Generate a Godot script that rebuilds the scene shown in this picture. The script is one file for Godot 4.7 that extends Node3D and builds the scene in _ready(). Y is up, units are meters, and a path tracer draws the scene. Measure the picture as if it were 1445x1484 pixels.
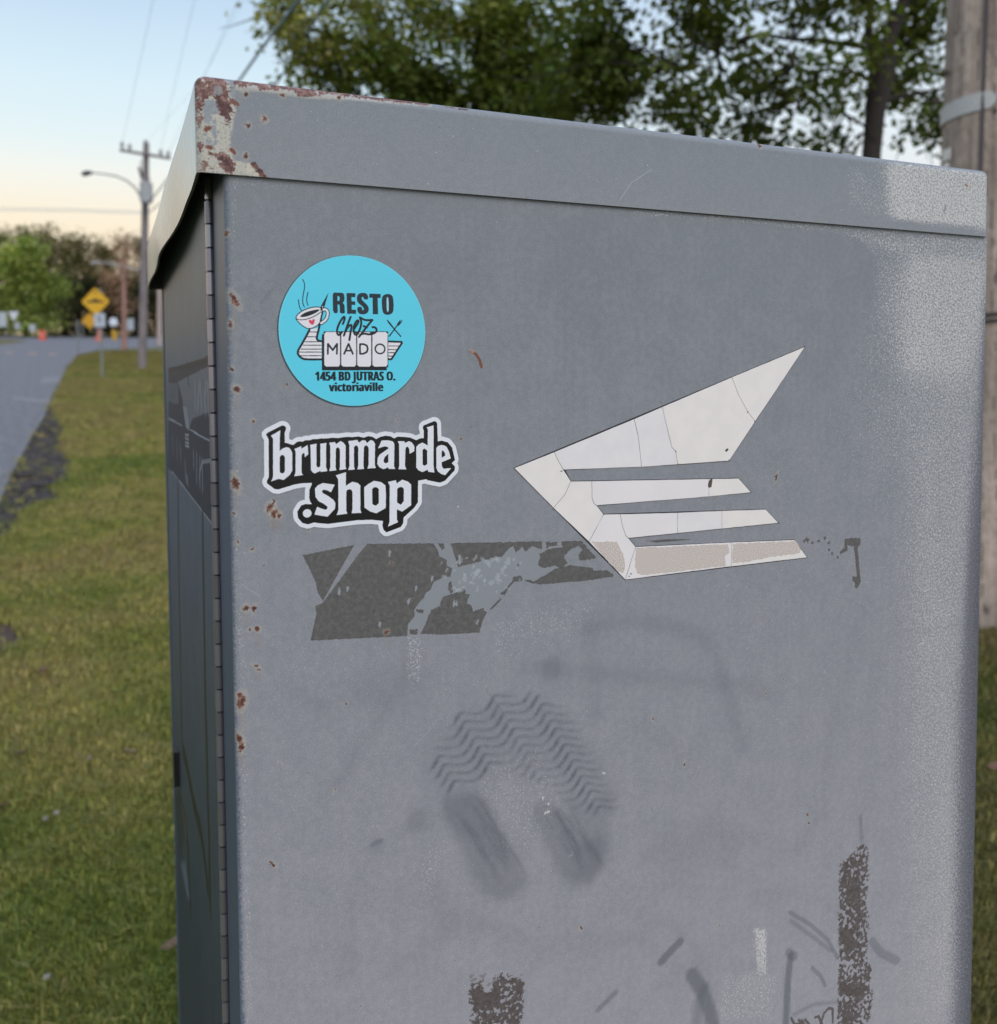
extends Node3D
# A weathered grey steel relay cabinet on a lawn beside a road at dusk; everything is computed here.

const W := 0.55          # width of the decorated side panel, metres
const DB := 0.5953       # depth of the cabinet
const LH := 0.0490         # height of the lid skirt
const OVL := 0.0136        # lid overhang on the door side
const GA := -0.01353
const GB := -0.05881
const CAB := Vector3(-0.13946, 1.45829, -0.47351)
const CAB_YAW := 0.40321
const KK := 0.80         # how much of a white surface's light reaches the camera here; turns a seen colour into a base colour

var cache := {}
var lut := PackedByteArray()
var rng := RandomNumberGenerator.new()
var fine := PackedByteArray()
var mid := PackedByteArray()
var coarse := PackedByteArray()
var grit := PackedByteArray()
var salt := PackedByteArray()

# ------------------------------------------------------------------ mesh building
class MB:
	var v := PackedVector3Array()
	var n := PackedVector3Array()
	var u := PackedVector2Array()
	func tri(a: Vector3, b: Vector3, c: Vector3, na: Vector3, nb: Vector3, nc: Vector3, ua := Vector2.ZERO, ub := Vector2.ZERO, uc := Vector2.ZERO) -> void:
		if (c - a).cross(b - a).dot(na + nb + nc) < 0.0:
			v.append_array([a, c, b]); n.append_array([na, nc, nb]); u.append_array([ua, uc, ub])
		else:
			v.append_array([a, b, c]); n.append_array([na, nb, nc]); u.append_array([ua, ub, uc])
	func quad(a: Vector3, b: Vector3, c: Vector3, d: Vector3, nn: Vector3, ua := Vector2.ZERO, ub := Vector2.ZERO, uc := Vector2.ZERO, ud := Vector2.ZERO) -> void:
		tri(a, b, c, nn, nn, nn, ua, ub, uc); tri(a, c, d, nn, nn, nn, ua, uc, ud)
	func quads(p: Array, q: Array, t: Array) -> void:   # corners, normals, uvs
		tri(p[0], p[1], p[2], q[0], q[1], q[2], t[0], t[1], t[2]); tri(p[0], p[2], p[3], q[0], q[2], q[3], t[0], t[2], t[3])
	func box(at: Vector3, size: Vector3, basis := Basis()) -> void:
		var h := size / 2.0
		for ax in 3:
			for s in [-1.0, 1.0]:
				var nn := Vector3.ZERO; nn[ax] = s
				var e1 := Vector3.ZERO; e1[(ax + 1) % 3] = h[(ax + 1) % 3]
				var e2 := Vector3.ZERO; e2[(ax + 2) % 3] = h[(ax + 2) % 3]
				var c: Vector3 = nn * h[ax]
				quad(at + basis * (c - e1 - e2), at + basis * (c + e1 - e2), at + basis * (c + e1 + e2), at + basis * (c - e1 + e2), basis * nn, Vector2(0, 0), Vector2(1, 0), Vector2(1, 1), Vector2(0, 1))
	func tube(path: PackedVector3Array, radii: Array, sides := 8, caps := true) -> void:
		var rings := []
		var side := Vector3.RIGHT
		for i in path.size():
			var d: Vector3 = (path[mini(i + 1, path.size() - 1)] - path[maxi(i - 1, 0)]).normalized()
			if i == 0:
				side = d.cross(Vector3(0.31, 0.2, 0.93)).normalized()
			side = (side - d * side.dot(d)).normalized()
			var up := d.cross(side)
			var ring := []
			for k in sides + 1:
				var a := TAU * k / sides
				ring.append(side * cos(a) + up * sin(a))
			rings.append(ring)
		var run := 0.0
		for i in path.size() - 1:
			var nxt: float = run + path[i].distance_to(path[i + 1])
			var ra: float = radii[mini(i, radii.size() - 1)]
			var rb: float = radii[mini(i + 1, radii.size() - 1)]
			for k in sides:
				var a0: Vector3 = rings[i][k]; var a1: Vector3 = rings[i][k + 1]
				var b0: Vector3 = rings[i + 1][k]; var b1: Vector3 = rings[i + 1][k + 1]
				quads([path[i] + a0 * ra, path[i] + a1 * ra, path[i + 1] + b1 * rb, path[i + 1] + b0 * rb], [a0, a1, b1, b0], [Vector2(float(k) / sides, run), Vector2(float(k + 1) / sides, run), Vector2(float(k + 1) / sides, nxt), Vector2(float(k) / sides, nxt)])
			run = nxt
		if caps:
			for e in [0, path.size() - 1]:
				var dd: Vector3 = (path[0] - path[1]).normalized() if e == 0 else (path[e] - path[e - 1]).normalized()
				var r: float = radii[mini(e, radii.size() - 1)]
				for k in sides:
					tri(path[e], path[e] + rings[e][k] * r, path[e] + rings[e][k + 1] * r, dd, dd, dd)
	func prism(poly: PackedVector2Array, z0: float, z1: float, xf: Transform3D, uv := Rect2(0, 0, 1, 1)) -> void:
		var idx := Geometry2D.triangulate_polygon(poly)
		var top := (xf.basis * Vector3(0, 0, 1)).normalized()
		for i in range(0, idx.size(), 3):
			var p := []; var t := []
			for j in 3:
				var q := poly[idx[i + j]]
				p.append(xf * Vector3(q.x, q.y, z1)); t.append((q - uv.position) / uv.size)
			tri(p[0], p[1], p[2], top, top, top, t[0], t[1], t[2])
		for i in poly.size():
			var a := poly[i]; var b := poly[(i + 1) % poly.size()]
			var pa := xf * Vector3(a.x, a.y, z0); var pb := xf * Vector3(b.x, b.y, z0)
			var out := (pb - pa).cross(top).normalized()
			if Geometry2D.is_polygon_clockwise(poly) != (xf.basis.determinant() < 0.0):
				out = -out
			var t0 := (a - uv.position) / uv.size
			quad(pa, pb, xf * Vector3(b.x, b.y, z1), xf * Vector3(a.x, a.y, z1), out, t0, t0, t0, t0)
	func mesh() -> ArrayMesh:
		var arr := []
		arr.resize(Mesh.ARRAY_MAX)
		arr[Mesh.ARRAY_VERTEX] = v; arr[Mesh.ARRAY_NORMAL] = n; arr[Mesh.ARRAY_TEX_UV] = u
		var m := ArrayMesh.new()
		m.add_surface_from_arrays(Mesh.PRIMITIVE_TRIANGLES, arr)
		return m

# ------------------------------------------------------------------ paint: a byte picture that shows what a surface is made of
class Coat:
	var w: int
	var h: int
	var k: float            # pixels per millimetre
	var d := PackedByteArray()
	var own                 # the scene, for its noise tiles
	func _init(scene, wide: float, high: float, per_mm: float) -> void:
		own = scene; k = per_mm; w = int(wide * k); h = int(high * k)
		d.resize(w * h * 3)
	func span_mask(poly: PackedVector2Array, x0: int, y0: int, bw: int, bh: int) -> PackedByteArray:
		var m := PackedByteArray(); m.resize(bw * bh)
		var np := poly.size()
		for y in bh:
			var yy := (y + y0 + 0.5) / k
			var xs := PackedFloat32Array()
			for i in np:
				var a := poly[i]; var b := poly[(i + 1) % np]
				if (a.y <= yy) != (b.y <= yy):
					xs.append((a.x + (b.x - a.x) * (yy - a.y) / (b.y - a.y)) * k - x0)
			xs.sort()
			for j in range(0, xs.size() - 1, 2):
				var s := clampi(int(ceil(xs[j] - 0.5)), 0, bw); var e := clampi(int(ceil(xs[j + 1] - 0.5)), 0, bw)
				for x in range(s, e):
					m[y * bw + x] = 255
		return m
	func bounds(poly: PackedVector2Array, pad: float) -> Array:
		var r := Rect2(poly[0], Vector2.ZERO)
		for q in poly:
			r = r.expand(q)
		r = r.grow(pad)
		return [int(floor(r.position.x * k)), int(floor(r.position.y * k)), int(ceil(r.size.x * k)) + 1, int(ceil(r.size.y * k)) + 1]
	# a crisp patch: ragged edges (mm), holes where the noise is low, darker rim
	func patch(poly: PackedVector2Array, col: Color, alpha := 1.0, rag := 0.0, holes := 0.0, grain := 8.0, rim := 0.0) -> void:
		var bb := bounds(poly, rag + 1.0)
		var x0: int = bb[0]; var y0: int = bb[1]; var bw: int = bb[2]; var bh: int = bb[3]
		var m := span_mask(poly, x0, y0, bw, bh)
		var fi: PackedByteArray = own.fine; var mi: PackedByteArray = own.mid; var co: PackedByteArray = own.coarse; var gr: PackedByteArray = own.grit
		var R := col.r8; var G := col.g8; var B := col.b8
		var amp := rag * k / 128.0 * 1.1
		var ht := int(holes * 255.0)
		for y in bh:
			var py := y + y0
			if py < 0 or py >= h:
				continue
			for x in bw:
				var px := x + x0
				if px < 0 or px >= w:
					continue
				var t := ((py & 511) << 9) | (px & 511)
				var sx := x; var sy := y
				if rag > 0.0:
					sx = clampi(x + int((mi[t] + gr[t] - 256) * amp), 0, bw - 1)
					sy = clampi(y + int((mi[(t + 77777) & 262143] + gr[(t + 55555) & 262143] - 256) * amp), 0, bh - 1)
				if m[sy * bw + sx] == 0:
					continue
				if ht > 0 and (mi[(t + 33333) & 262143] * 2 + co[t]) / 3 < ht:
					continue
				var a := alpha
				var g := ((fi[t] - 128) * 0.7 + (mi[(t + 12345) & 262143] - 128) * 0.8) * grain / 128.0
				if rim > 0.0:
					var e := int(k * 0.7)
					if m[clampi(sy - e, 0, bh - 1) * bw + sx] == 0 or m[clampi(sy + e, 0, bh - 1) * bw + sx] == 0 or m[sy * bw + clampi(sx + e, 0, bw - 1)] == 0 or m[sy * bw + clampi(sx - e, 0, bw - 1)] == 0:
						g -= rim
				var i := (py * w + px) * 3
				d[i] = clampi(int(lerpf(d[i], R + g, a)), 0, 255)
				d[i + 1] = clampi(int(lerpf(d[i + 1], G + g, a)), 0, 255)
				d[i + 2] = clampi(int(lerpf(d[i + 2], B + g, a)), 0, 255)
	# a soft smudge; speckle > 0 breaks it into flecks
	func soft(poly: PackedVector2Array, blur_mm: float, col: Color, alpha: float, speckle := 0.0) -> void:
		var steps := maxi(0, int(round(log(maxf(blur_mm * k, 1.0)) / log(2.0))))
		var bb := bounds(poly, blur_mm * 1.8 + 1.0)
		var q := 1 << steps
		var x0: int = bb[0]; var y0: int = bb[1]
		var bw: int = (int(bb[2] / q) + 2) * q; var bh: int = (int(bb[3] / q) + 2) * q
		var im := Image.create_from_data(bw, bh, false, Image.FORMAT_L8, span_mask(poly, x0, y0, bw, bh))
		for s in steps:
			im.resize(im.get_width() / 2, im.get_height() / 2, Image.INTERPOLATE_BILINEAR)
		if steps:
			im.resize(bw, bh, Image.INTERPOLATE_CUBIC)
		var m := im.get_data()
		var fi: PackedByteArray = own.fine; var mi: PackedByteArray = own.mid
		var R := col.r8; var G := col.g8; var B := col.b8
		for y in bh:
			var py := y + y0
			if py < 0 or py >= h:
				continue
			for x in bw:
				var px := x + x0
				if px < 0 or px >= w:
					continue
				var a := m[y * bw + x] / 255.0
				if a < 0.01:
					continue
				if speckle > 0.0:
					var t := ((py & 511) << 9) | (px & 511)
					var f: float = (fi[t] * 0.45 + own.grit[t] * 0.55) / 255.0
					a = lerpf(a, clampf((f - 1.0 + a * 0.85) * 3.4 + 0.2, 0.0, 1.0), speckle)
				a *= alpha
				var i := (py * w + px) * 3
				d[i] = int(lerpf(d[i], R, a)); d[i + 1] = int(lerpf(d[i + 1], G, a)); d[i + 2] = int(lerpf(d[i + 2], B, a))
	func stroke(line: PackedVector2Array, wide: float, blur: float, col: Color, alpha: float, speckle := 0.0) -> void:
		for poly in Geometry2D.offset_polyline(line, wide / 2.0, Geometry2D.JOIN_ROUND, Geometry2D.END_ROUND):
			soft(poly, blur, col, alpha, speckle)
	func blob(at: Vector2, rx: float, ry: float, turn: float) -> PackedVector2Array:
		var p := PackedVector2Array()
		for i in 18:
			var a := TAU * i / 18
			p.append(at + Vector2(cos(a) * rx, sin(a) * ry).rotated(turn) * (0.8 + 0.4 * own.rng.randf()))
		return p
	func rust(at: Vector2, rx: float, ry: float, turn := 0.0, halo := 1.0) -> void:
		soft(blob(at, rx * 1.9 + 0.3, ry * 1.9 + 0.3, turn), 1.0, own.ap(172, 164, 150), 0.45 * halo)
		patch(blob(at, rx, ry, turn), own.ap(108, 68, 56), 0.9, 0.5, 0.0, 34.0, 26.0)
		patch(blob(at + Vector2(0.1, 0.1), rx * 0.55, ry * 0.55, turn), own.ap(74, 42, 36), 0.9, 0.4, 0.0, 16.0)
	func texture() -> ImageTexture:
		return ImageTexture.create_from_image(Image.create_from_data(w, h, false, Image.FORMAT_RGB8, d))

# ------------------------------------------------------------------ helpers
func pts(a: Array) -> PackedVector2Array:
	var p := PackedVector2Array()
	for i in range(0, a.size(), 2):
		p.append(Vector2(a[i], a[i + 1]))
	return p

func pts3(a: Array) -> PackedVector3Array:
	var p := PackedVector3Array()
	for i in range(0, a.size(), 3):
		p.append(Vector3(a[i], a[i + 1], a[i + 2]))
	return p

func ap(r: float, g: float, b: float) -> Color:      # base colour of a paint that looks (r, g, b) in this light
	var c := Color(r / 255.0, g / 255.0, b / 255.0).srgb_to_linear()
	return Color(minf(c.r / KK, 0.95), minf(c.g / KK, 0.95), minf(c.b / KK, 0.95)).linear_to_srgb()

func lin(r: float, g: float, b: float) -> Color:
	return Color(r, g, b).linear_to_srgb()

func gy(x: float, z: float) -> float:                # height of the ground
	var zz := z if z > -170.0 else -170.0 - (1.0 - exp((z + 170.0) / 120.0)) * 120.0
	return GA * clampf(x, -160.0, 160.0) + GB * zz

func on(p: Vector3, up := 0.0) -> Vector3:
	return Vector3(p.x, gy(p.x, p.z) + up, p.z)

func mat(c: Color, rough := 0.7, metal := 0.0) -> StandardMaterial3D:
	var m := StandardMaterial3D.new()
	m.albedo_color = c; m.roughness = rough; m.metallic = metal
	return m

func noise(f: float, oct: int, sd: int, kind := FastNoiseLite.TYPE_SIMPLEX_SMOOTH) -> FastNoiseLite:
	var n := FastNoiseLite.new()
	n.noise_type = kind; n.frequency = f; n.seed = sd
	n.fractal_type = FastNoiseLite.FRACTAL_FBM; n.fractal_octaves = oct
	return n

func speckled(a: Color, b: Color, f: float, sd: int, scale := 1.0, rough := 0.8, world := true, side := 512) -> StandardMaterial3D:
	var m := mat(Color.WHITE, rough)
	var g := Gradient.new()
	g.set_color(0, a); g.set_color(1, b); g.set_offset(0, 0.25); g.set_offset(1, 0.75)
	var t := NoiseTexture2D.new()
	t.width = side; t.height = side; t.seamless = true; t.noise = noise(f, 5, sd); t.color_ramp = g
	m.albedo_texture = t
	m.uv1_triplanar = true; m.uv1_world_triplanar = world; m.uv1_scale = Vector3.ONE * scale
	return m

func bumps(m: StandardMaterial3D, f: float, sd: int, strength: float) -> void:
	var t := NoiseTexture2D.new()
	t.width = 512; t.height = 512; t.seamless = true; t.noise = noise(f, 4, sd); t.as_normal_map = true; t.bump_strength = 4.0
	m.normal_enabled = true; m.normal_texture = t; m.normal_scale = strength

func part(called: String, m: Mesh, material: Material, parent: Node3D, at := Vector3.ZERO) -> MeshInstance3D:
	var o := MeshInstance3D.new()
	o.name = called; o.mesh = m; o.material_override = material; o.position = at
	parent.add_child(o, true)
	return o

func thing(called: String, label: String, category: String, at: Vector3, group := "") -> Node3D:
	var o := Node3D.new()
	o.name = called; o.position = at
	add_child(o, true)
	tag(o, label, category, group)
	return o

func tag(o: Node, label: String, category: String, group := "") -> void:
	o.set_meta("label", label); o.set_meta("category", category)
	if group:
		o.set_meta("group", group)

func struct(called: String, m: Mesh, material: Material) -> MeshInstance3D:
	var o := part(called, m, material, self)
	o.set_meta("kind", "structure")
	return o

func scatter(called: String, m: Mesh, material: Material, where: Array, tints: Array, parent: Node3D) -> MultiMeshInstance3D:
	var mm := MultiMesh.new()
	mm.transform_format = MultiMesh.TRANSFORM_3D
	mm.use_colors = true
	mm.mesh = m
	mm.instance_count = where.size()
	for i in where.size():
		mm.set_instance_transform(i, where[i])
		mm.set_instance_color(i, tints[i])
	var o := MultiMeshInstance3D.new()
	o.name = called; o.multimesh = mm; o.material_override = material
	o.set_meta("kind", "stuff")
	parent.add_child(o, true)
	return o

func tile(f: float, oct: int, sd: int) -> PackedByteArray:
	var im := noise(f, oct, sd).get_seamless_image(512, 512)
	im.convert(Image.FORMAT_L8)
	# stretch to an even spread, so that thresholds mean shares
	var dat := im.get_data()
	var hist := PackedInt32Array(); hist.resize(256)
	for b in dat:
		hist[b] += 1
	var map := PackedByteArray(); map.resize(256)
	var sum := 0
	for i in 256:
		sum += hist[i]
		map[i] = int(sum * 255.0 / dat.size())
	for i in dat.size():
		dat[i] = map[dat[i]]
	return dat

# ------------------------------------------------------------------
func _ready() -> void:
	rng.seed = 4711
	camera_and_light()
	fine = tile(0.36, 2, 11); mid = tile(0.085, 4, 12); coarse = tile(0.02, 3, 13); grit = tile(0.19, 2, 14)
	salt.resize(262144)
	for i in 262144:
		salt[i] = rng.randi() & 255
	ground()
	cabinet()
	wooden_pole()
	street()
	lawn()
	near_trees()
	forest()

func camera_and_light() -> void:
	var cam := Camera3D.new()
	cam.name = "camera"
	cam.transform = Transform3D(Basis(Vector3(0.99998, -0.00558, 0.00028), Vector3(0.00559, 0.99874, -0.04994), Vector3(0.00000, 0.04994, 0.99875)), Vector3(0, 1.35, 0))
	cam.projection = Camera3D.PROJECTION_FRUSTUM
	cam.near = 0.05; cam.far = 2500.0
	cam.size = 0.055969
	cam.frustum_offset = Vector2(0, -0.004425)
	add_child(cam)
	cam.current = true
	var e := Environment.new()
	e.background_mode = Environment.BG_SKY
	e.tonemap_mode = Environment.TONE_MAPPER_LINEAR
	e.tonemap_exposure = 1.0
	e.sdfgi_enabled = true; e.ssao_enabled = true; e.ssil_enabled = true
	var sky := Sky.new()
	var sm := PanoramaSkyMaterial.new()
	sm.panorama = dusk_sky()
	sm.energy_multiplier = 1.0
	sky.sky_material = sm
	e.sky = sky
	var we := WorldEnvironment.new()
	we.name = "world_environment"
	we.environment = e
	var lens := CameraAttributesPhysical.new()      # a phone's wide-open lens, focused on the panel
	lens.frustum_focal_length = 25.0
	lens.exposure_aperture = 7.2
	lens.frustum_focus_distance = 0.56
	we.camera_attributes = lens
	add_child(we)
	var sun := DirectionalLight3D.new()             # the last of the daylight, wide and soft, from behind the right shoulder
	sun.name = "low_sun"
	sun.light_energy = 0.47
	sun.light_color = Color(1.0, 0.95, 0.90)
	sun.light_angular_distance = 40.0
	sun.shadow_enabled = true
	sun.rotation = Vector3(deg_to_rad(-43.0), deg_to_rad(20.0), 0)
	add_child(sun)

func dusk_sky() -> ImageTexture:
	var im := Image.create_empty(512, 256, false, Image.FORMAT_RGBF)
	var at := [-90.0, 0.0, 5.0, 9.5, 12.0, 14.0, 17.0, 21.0, 24.0, 40.0, 90.0]
	var warm := [Color(0.10, 0.10, 0.08), Color(0.92, 0.66, 0.46), Color(0.98, 0.76, 0.52), Color(1.0, 0.89, 0.70), Color(0.92, 0.94, 0.88), Color(0.79, 0.91, 0.94), Color(0.70, 0.87, 0.96), Color(0.57, 0.74, 0.91), Color(0.48, 0.65, 0.86), Color(0.50, 0.64, 0.86), Color(0.50, 0.62, 0.84)]
	var cool := [Color(0.10, 0.10, 0.08), Color(0.78, 0.74, 0.72), Color(0.80, 0.79, 0.78), Color(0.80, 0.83, 0.85), Color(0.80, 0.85, 0.90), Color(0.80, 0.87, 0.94), Color(0.78, 0.87, 0.97), Color(0.70, 0.81, 0.95), Color(0.62, 0.75, 0.92), Color(0.54, 0.67, 0.88), Color(0.50, 0.62, 0.84)]
	for y in 256:
		var el := 90.0 - (y + 0.5) * 180.0 / 256.0
		var j := 0
		while j < at.size() - 2 and at[j + 1] < el:
			j += 1
		var t: float = smoothstep(0.0, 1.0, (el - at[j]) / (at[j + 1] - at[j])) if el < 0.0 else clampf((el - at[j]) / (at[j + 1] - at[j]), 0.0, 1.0)
		var a: Color = warm[j].lerp(warm[j + 1], t)
		var b: Color = cool[j].lerp(cool[j + 1], t)
		for x in 512:
			var az := (x + 0.5) / 512.0 * 360.0           # clockwise from straight ahead
			var g := 0.5 + 0.5 * cos(deg_to_rad(az + 60.0))
			im.set_pixel(x, y, b.lerp(a, smoothstep(0.35, 0.92, g)))
	return ImageTexture.create_from_image(im)

# ------------------------------------------------------------------ ground, road
func sheet(poly: PackedVector2Array, lift: float, step := 0.0) -> ArrayMesh:
	var b := MB.new()
	var idx := Geometry2D.triangulate_polygon(poly)
	for i in range(0, idx.size(), 3):
		var p := []
		for j in 3:
			var q := poly[idx[i + j]]
			p.append(Vector3(q.x, gy(q.x, q.y) + lift, q.y))
		b.tri(p[0], p[1], p[2], Vector3.UP, Vector3.UP, Vector3.UP)
	for i in poly.size():
		var q := poly[i]; var r := poly[(i + 1) % poly.size()]
		var a := Vector3(q.x, gy(q.x, q.y), q.y); var c := Vector3(r.x, gy(r.x, r.y), r.y)
		b.quad(a + Vector3.DOWN * 0.05, c + Vector3.DOWN * 0.05, c + Vector3.UP * lift, a + Vector3.UP * lift, (c - a).cross(Vector3.UP).normalized())
	return b.mesh()

var road_poly := PackedVector2Array()
var dirt_poly := PackedVector2Array()
var patch_poly := PackedVector2Array()

func ground() -> void:
	var b := MB.new()
	var xs := [-900.0, -300.0, -160.0, -80.0, -40.0, -20.0, -10.0, -5.0, 0.0, 5.0, 10.0, 20.0, 40.0, 80.0, 160.0, 300.0, 900.0]
	var zs := [120.0, 60.0, 20.0, 5.0, 0.0, -5.0, -10.0, -20.0, -40.0, -80.0, -120.0, -170.0, -200.0, -240.0, -300.0, -400.0, -600.0, -1200.0]
	for i in xs.size() - 1:
		for j in zs.size() - 1:
			var p := []
			for c in [[i, j], [i + 1, j], [i + 1, j + 1], [i, j + 1]]:
				p.append(Vector3(xs[c[0]], gy(xs[c[0]], zs[c[1]]), zs[c[1]]))
			b.quad(p[0], p[1], p[2], p[3], Vector3.UP)
	var turf := speckled(lin(0.10, 0.105, 0.030), lin(0.28, 0.25, 0.085), 0.012, 5, 0.35, 0.95, true, 1024)
	var tt := NoiseTexture2D.new()
	var gr := Gradient.new()
	gr.set_color(0, Color(0.62, 0.62, 0.62)); gr.set_color(1, Color(1, 1, 1))
	tt.width = 512; tt.height = 512; tt.seamless = true; tt.noise = noise(0.05, 5, 6); tt.color_ramp = gr
	turf.detail_enabled = true; turf.detail_albedo = tt; turf.detail_blend_mode = BaseMaterial3D.BLEND_MODE_MUL
	turf.uv2_triplanar = true; turf.uv2_world_triplanar = true; turf.uv2_scale = Vector3.ONE * 2.0
	struct("lawn_ground", b.mesh(), turf)
	# the road: its near right edge crumbles into bare earth, then bends into the cross street
	road_poly = pts([-2.19,-2.48, -2.62,-3.71, -2.94,-4.93, -3.35,-5.93, -3.99,-7.34, -4.44,-8.3, -5.72,-11.19, -6.71,-13.48, -7.99,-16.31, -10.15,-21.15, -14.56,-31.06, -20.7,-45.2, -24.04,-55.25, -24.61,-60.43, -24.21,-65.76, -19.32,-79.87, -39.36,-162.84, -58.11,-157.95, -69.01,-152.66, -75.38,-151.64, -80.32,-148.16, -74.31,-126.54, -67.24,-114.49, -63.08,-113.19, -52.5,-99.57, -46.3,-90.38, -41.6,-80.03, -35.12,-62.14, -26.38,-38.04, -19.02,-17.75, -13.23,-7.86])
	var asphalt := speckled(lin(0.13, 0.13, 0.15), lin(0.22, 0.22, 0.245), 0.02, 21, 0.6, 0.85)
	bumps(asphalt, 0.2, 22, 0.4)
	struct("road", sheet(road_poly, 0.018), asphalt)
	dirt_poly = pts([-2.61,-3.7, -2.92,-4.89, -3.32,-5.87, -3.96,-7.28, -4.4,-8.23, -5.65,-11.05, -6.61,-13.28, -7.78,-15.88, -6.96,-14.36, -5.78,-12.13, -4.85,-10.07, -4.31,-9.19, -3.78,-7.96, -3.85,-7.74, -3.43,-7.18, -3.54,-6.84, -3.25,-6.12, -3.15,-5.72, -2.82,-4.73, -2.49,-3.53])
	var earth := speckled(lin(0.018, 0.015, 0.016), lin(0.10, 0.08, 0.078), 0.06, 31, 0.8, 0.95)
	bumps(earth, 0.06, 32, 1.2)
	struct("bare_earth_verge", sheet(dirt_poly, 0.008), earth)
	patch_poly = pts([-2.46,-4.12, -2.37,-4.17, -2.2,-4.1, -2.07,-3.97, -2,-3.81, -2.02,-3.69, -2.1,-3.63, -2.29,-3.72])
	struct("bare_earth_patch", sheet(patch_poly, 0.006), speckled(lin(0.04, 0.026, 0.022), lin(0.12, 0.075, 0.06), 0.05, 33, 1.5, 0.95))
	# lumps of broken asphalt and soil along the edge
	var lump := BoxMesh.new()
	for i in 12:
		var q := dirt_poly[2 + (i % 11)].lerp(dirt_poly[14 - (i % 4)], rng.randf())
		if not Geometry2D.is_point_in_polygon(q, dirt_poly):
			continue
		var lb := MB.new()
		var s := rng.randf_range(0.03, 0.10)
		var cr := []
		for k in 8:
			cr.append(Vector3(((k & 1) - 0.5) * s * rng.randf_range(0.7, 1.3), ((k >> 1) & 1) * s * rng.randf_range(0.25, 0.6), ((k >> 2) - 0.5) * s * rng.randf_range(0.7, 1.3)))
		for f in [[0, 1, 3, 2], [4, 5, 7, 6], [0, 1, 5, 4], [2, 3, 7, 6], [0, 2, 6, 4], [1, 3, 7, 5]]:
			var nn: Vector3 = ((cr[f[0]] + cr[f[1]] + cr[f[2]] + cr[f[3]]) / 4.0 - Vector3(0, s * 0.25, 0)).normalized()
			lb.quad(cr[f[0]], cr[f[1]], cr[f[2]], cr[f[3]], nn)
		var o := part("asphalt_lump", lb.mesh(), earth if i % 3 else asphalt, self, Vector3(q.x, gy(q.x, q.y) + 0.006, q.y))
		o.rotation.y = rng.randf() * TAU
		tag(o, "broken lump of soil or asphalt in the dark bare earth by the road", "lump", "lumps along the crumbled road edge")
	var stones := []; var stone_tints := []
	for i in 2600:
		var q := dirt_poly[rng.randi() % dirt_poly.size()].lerp(dirt_poly[rng.randi() % dirt_poly.size()], rng.randf())
		if Geometry2D.is_point_in_polygon(q, dirt_poly):
			var k := rng.randf_range(0.4, 1.7)
			stones.append(Transform3D(Basis.from_euler(Vector3(rng.randf() * 6.0, rng.randf() * 6.0, rng.randf() * 6.0)).scaled(Vector3(k, k * 0.7, k)), Vector3(q.x, gy(q.x, q.y) + 0.01, q.y)))
			var v := rng.randf_range(0.015, 0.09)
			stone_tints.append(Color(v, v * 0.92, v * 0.92))
	var pebble := SphereMesh.new()
	pebble.radius = 0.012; pebble.height = 0.018; pebble.radial_segments = 6; pebble.rings = 3
	var gmat := mat(Color.WHITE, 0.9)
	gmat.vertex_color_use_as_albedo = true
	tag(scatter("verge_gravel", pebble, gmat, stones, stone_tints, self), "loose dark gravel and soil crumbs along the broken road edge", "gravel")
	# painted marks of the speed hump, and a faint pale line across the lane
	var orange := mat(lin(0.27, 0.205, 0.185), 0.8)
	for c in [[14, 511], [48, 512.5], [76, 514]]:
		var o := part("painted_mark", sheet(mark(c[0], c[1]), 0.024), orange, get_node("road"))
		o.set_meta("label", "faded orange arrow mark of the speed hump")
	part("painted_line", sheet(pts([-9.28,-17.52, -8.11,-16.62, -7.95,-16.24, -9.06,-17.11]), 0.024), mat(lin(0.26, 0.25, 0.27), 0.8), get_node("road"))
	part("painted_edge_line", sheet(pts([-10.78,-21.6, -10.77,-22.47, -12.02,-25.34, -12.08,-24.23]), 0.0235), mat(lin(0.205, 0.205, 0.225), 0.8), get_node("road"))

func mark(px: float, py: float) -> PackedVector2Array:
	var table := {14.0: pts([-26.42,-49.08, -28.08,-52.77, -25.23,-47.94, -24.19,-45.44]), 48.0: pts([-24.06,-46.86, -25.81,-50.94, -23.24,-46.42, -22.37,-44.07]), 76.0: pts([-22.31,-45.36, -23.84,-49.17, -21.83,-45.51, -21.04,-43.25])}
	return table[px]

# ------------------------------------------------------------------ the cabinet
const FX := 0.001
func fxf(z := 0.0) -> Transform3D:          # millimetres on the panel (y down) to cabinet space
	return Transform3D(Basis(Vector3(FX, 0, 0), Vector3(0, -FX, 0), Vector3(0, 0, 1)), Vector3(0, 0, z))

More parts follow.
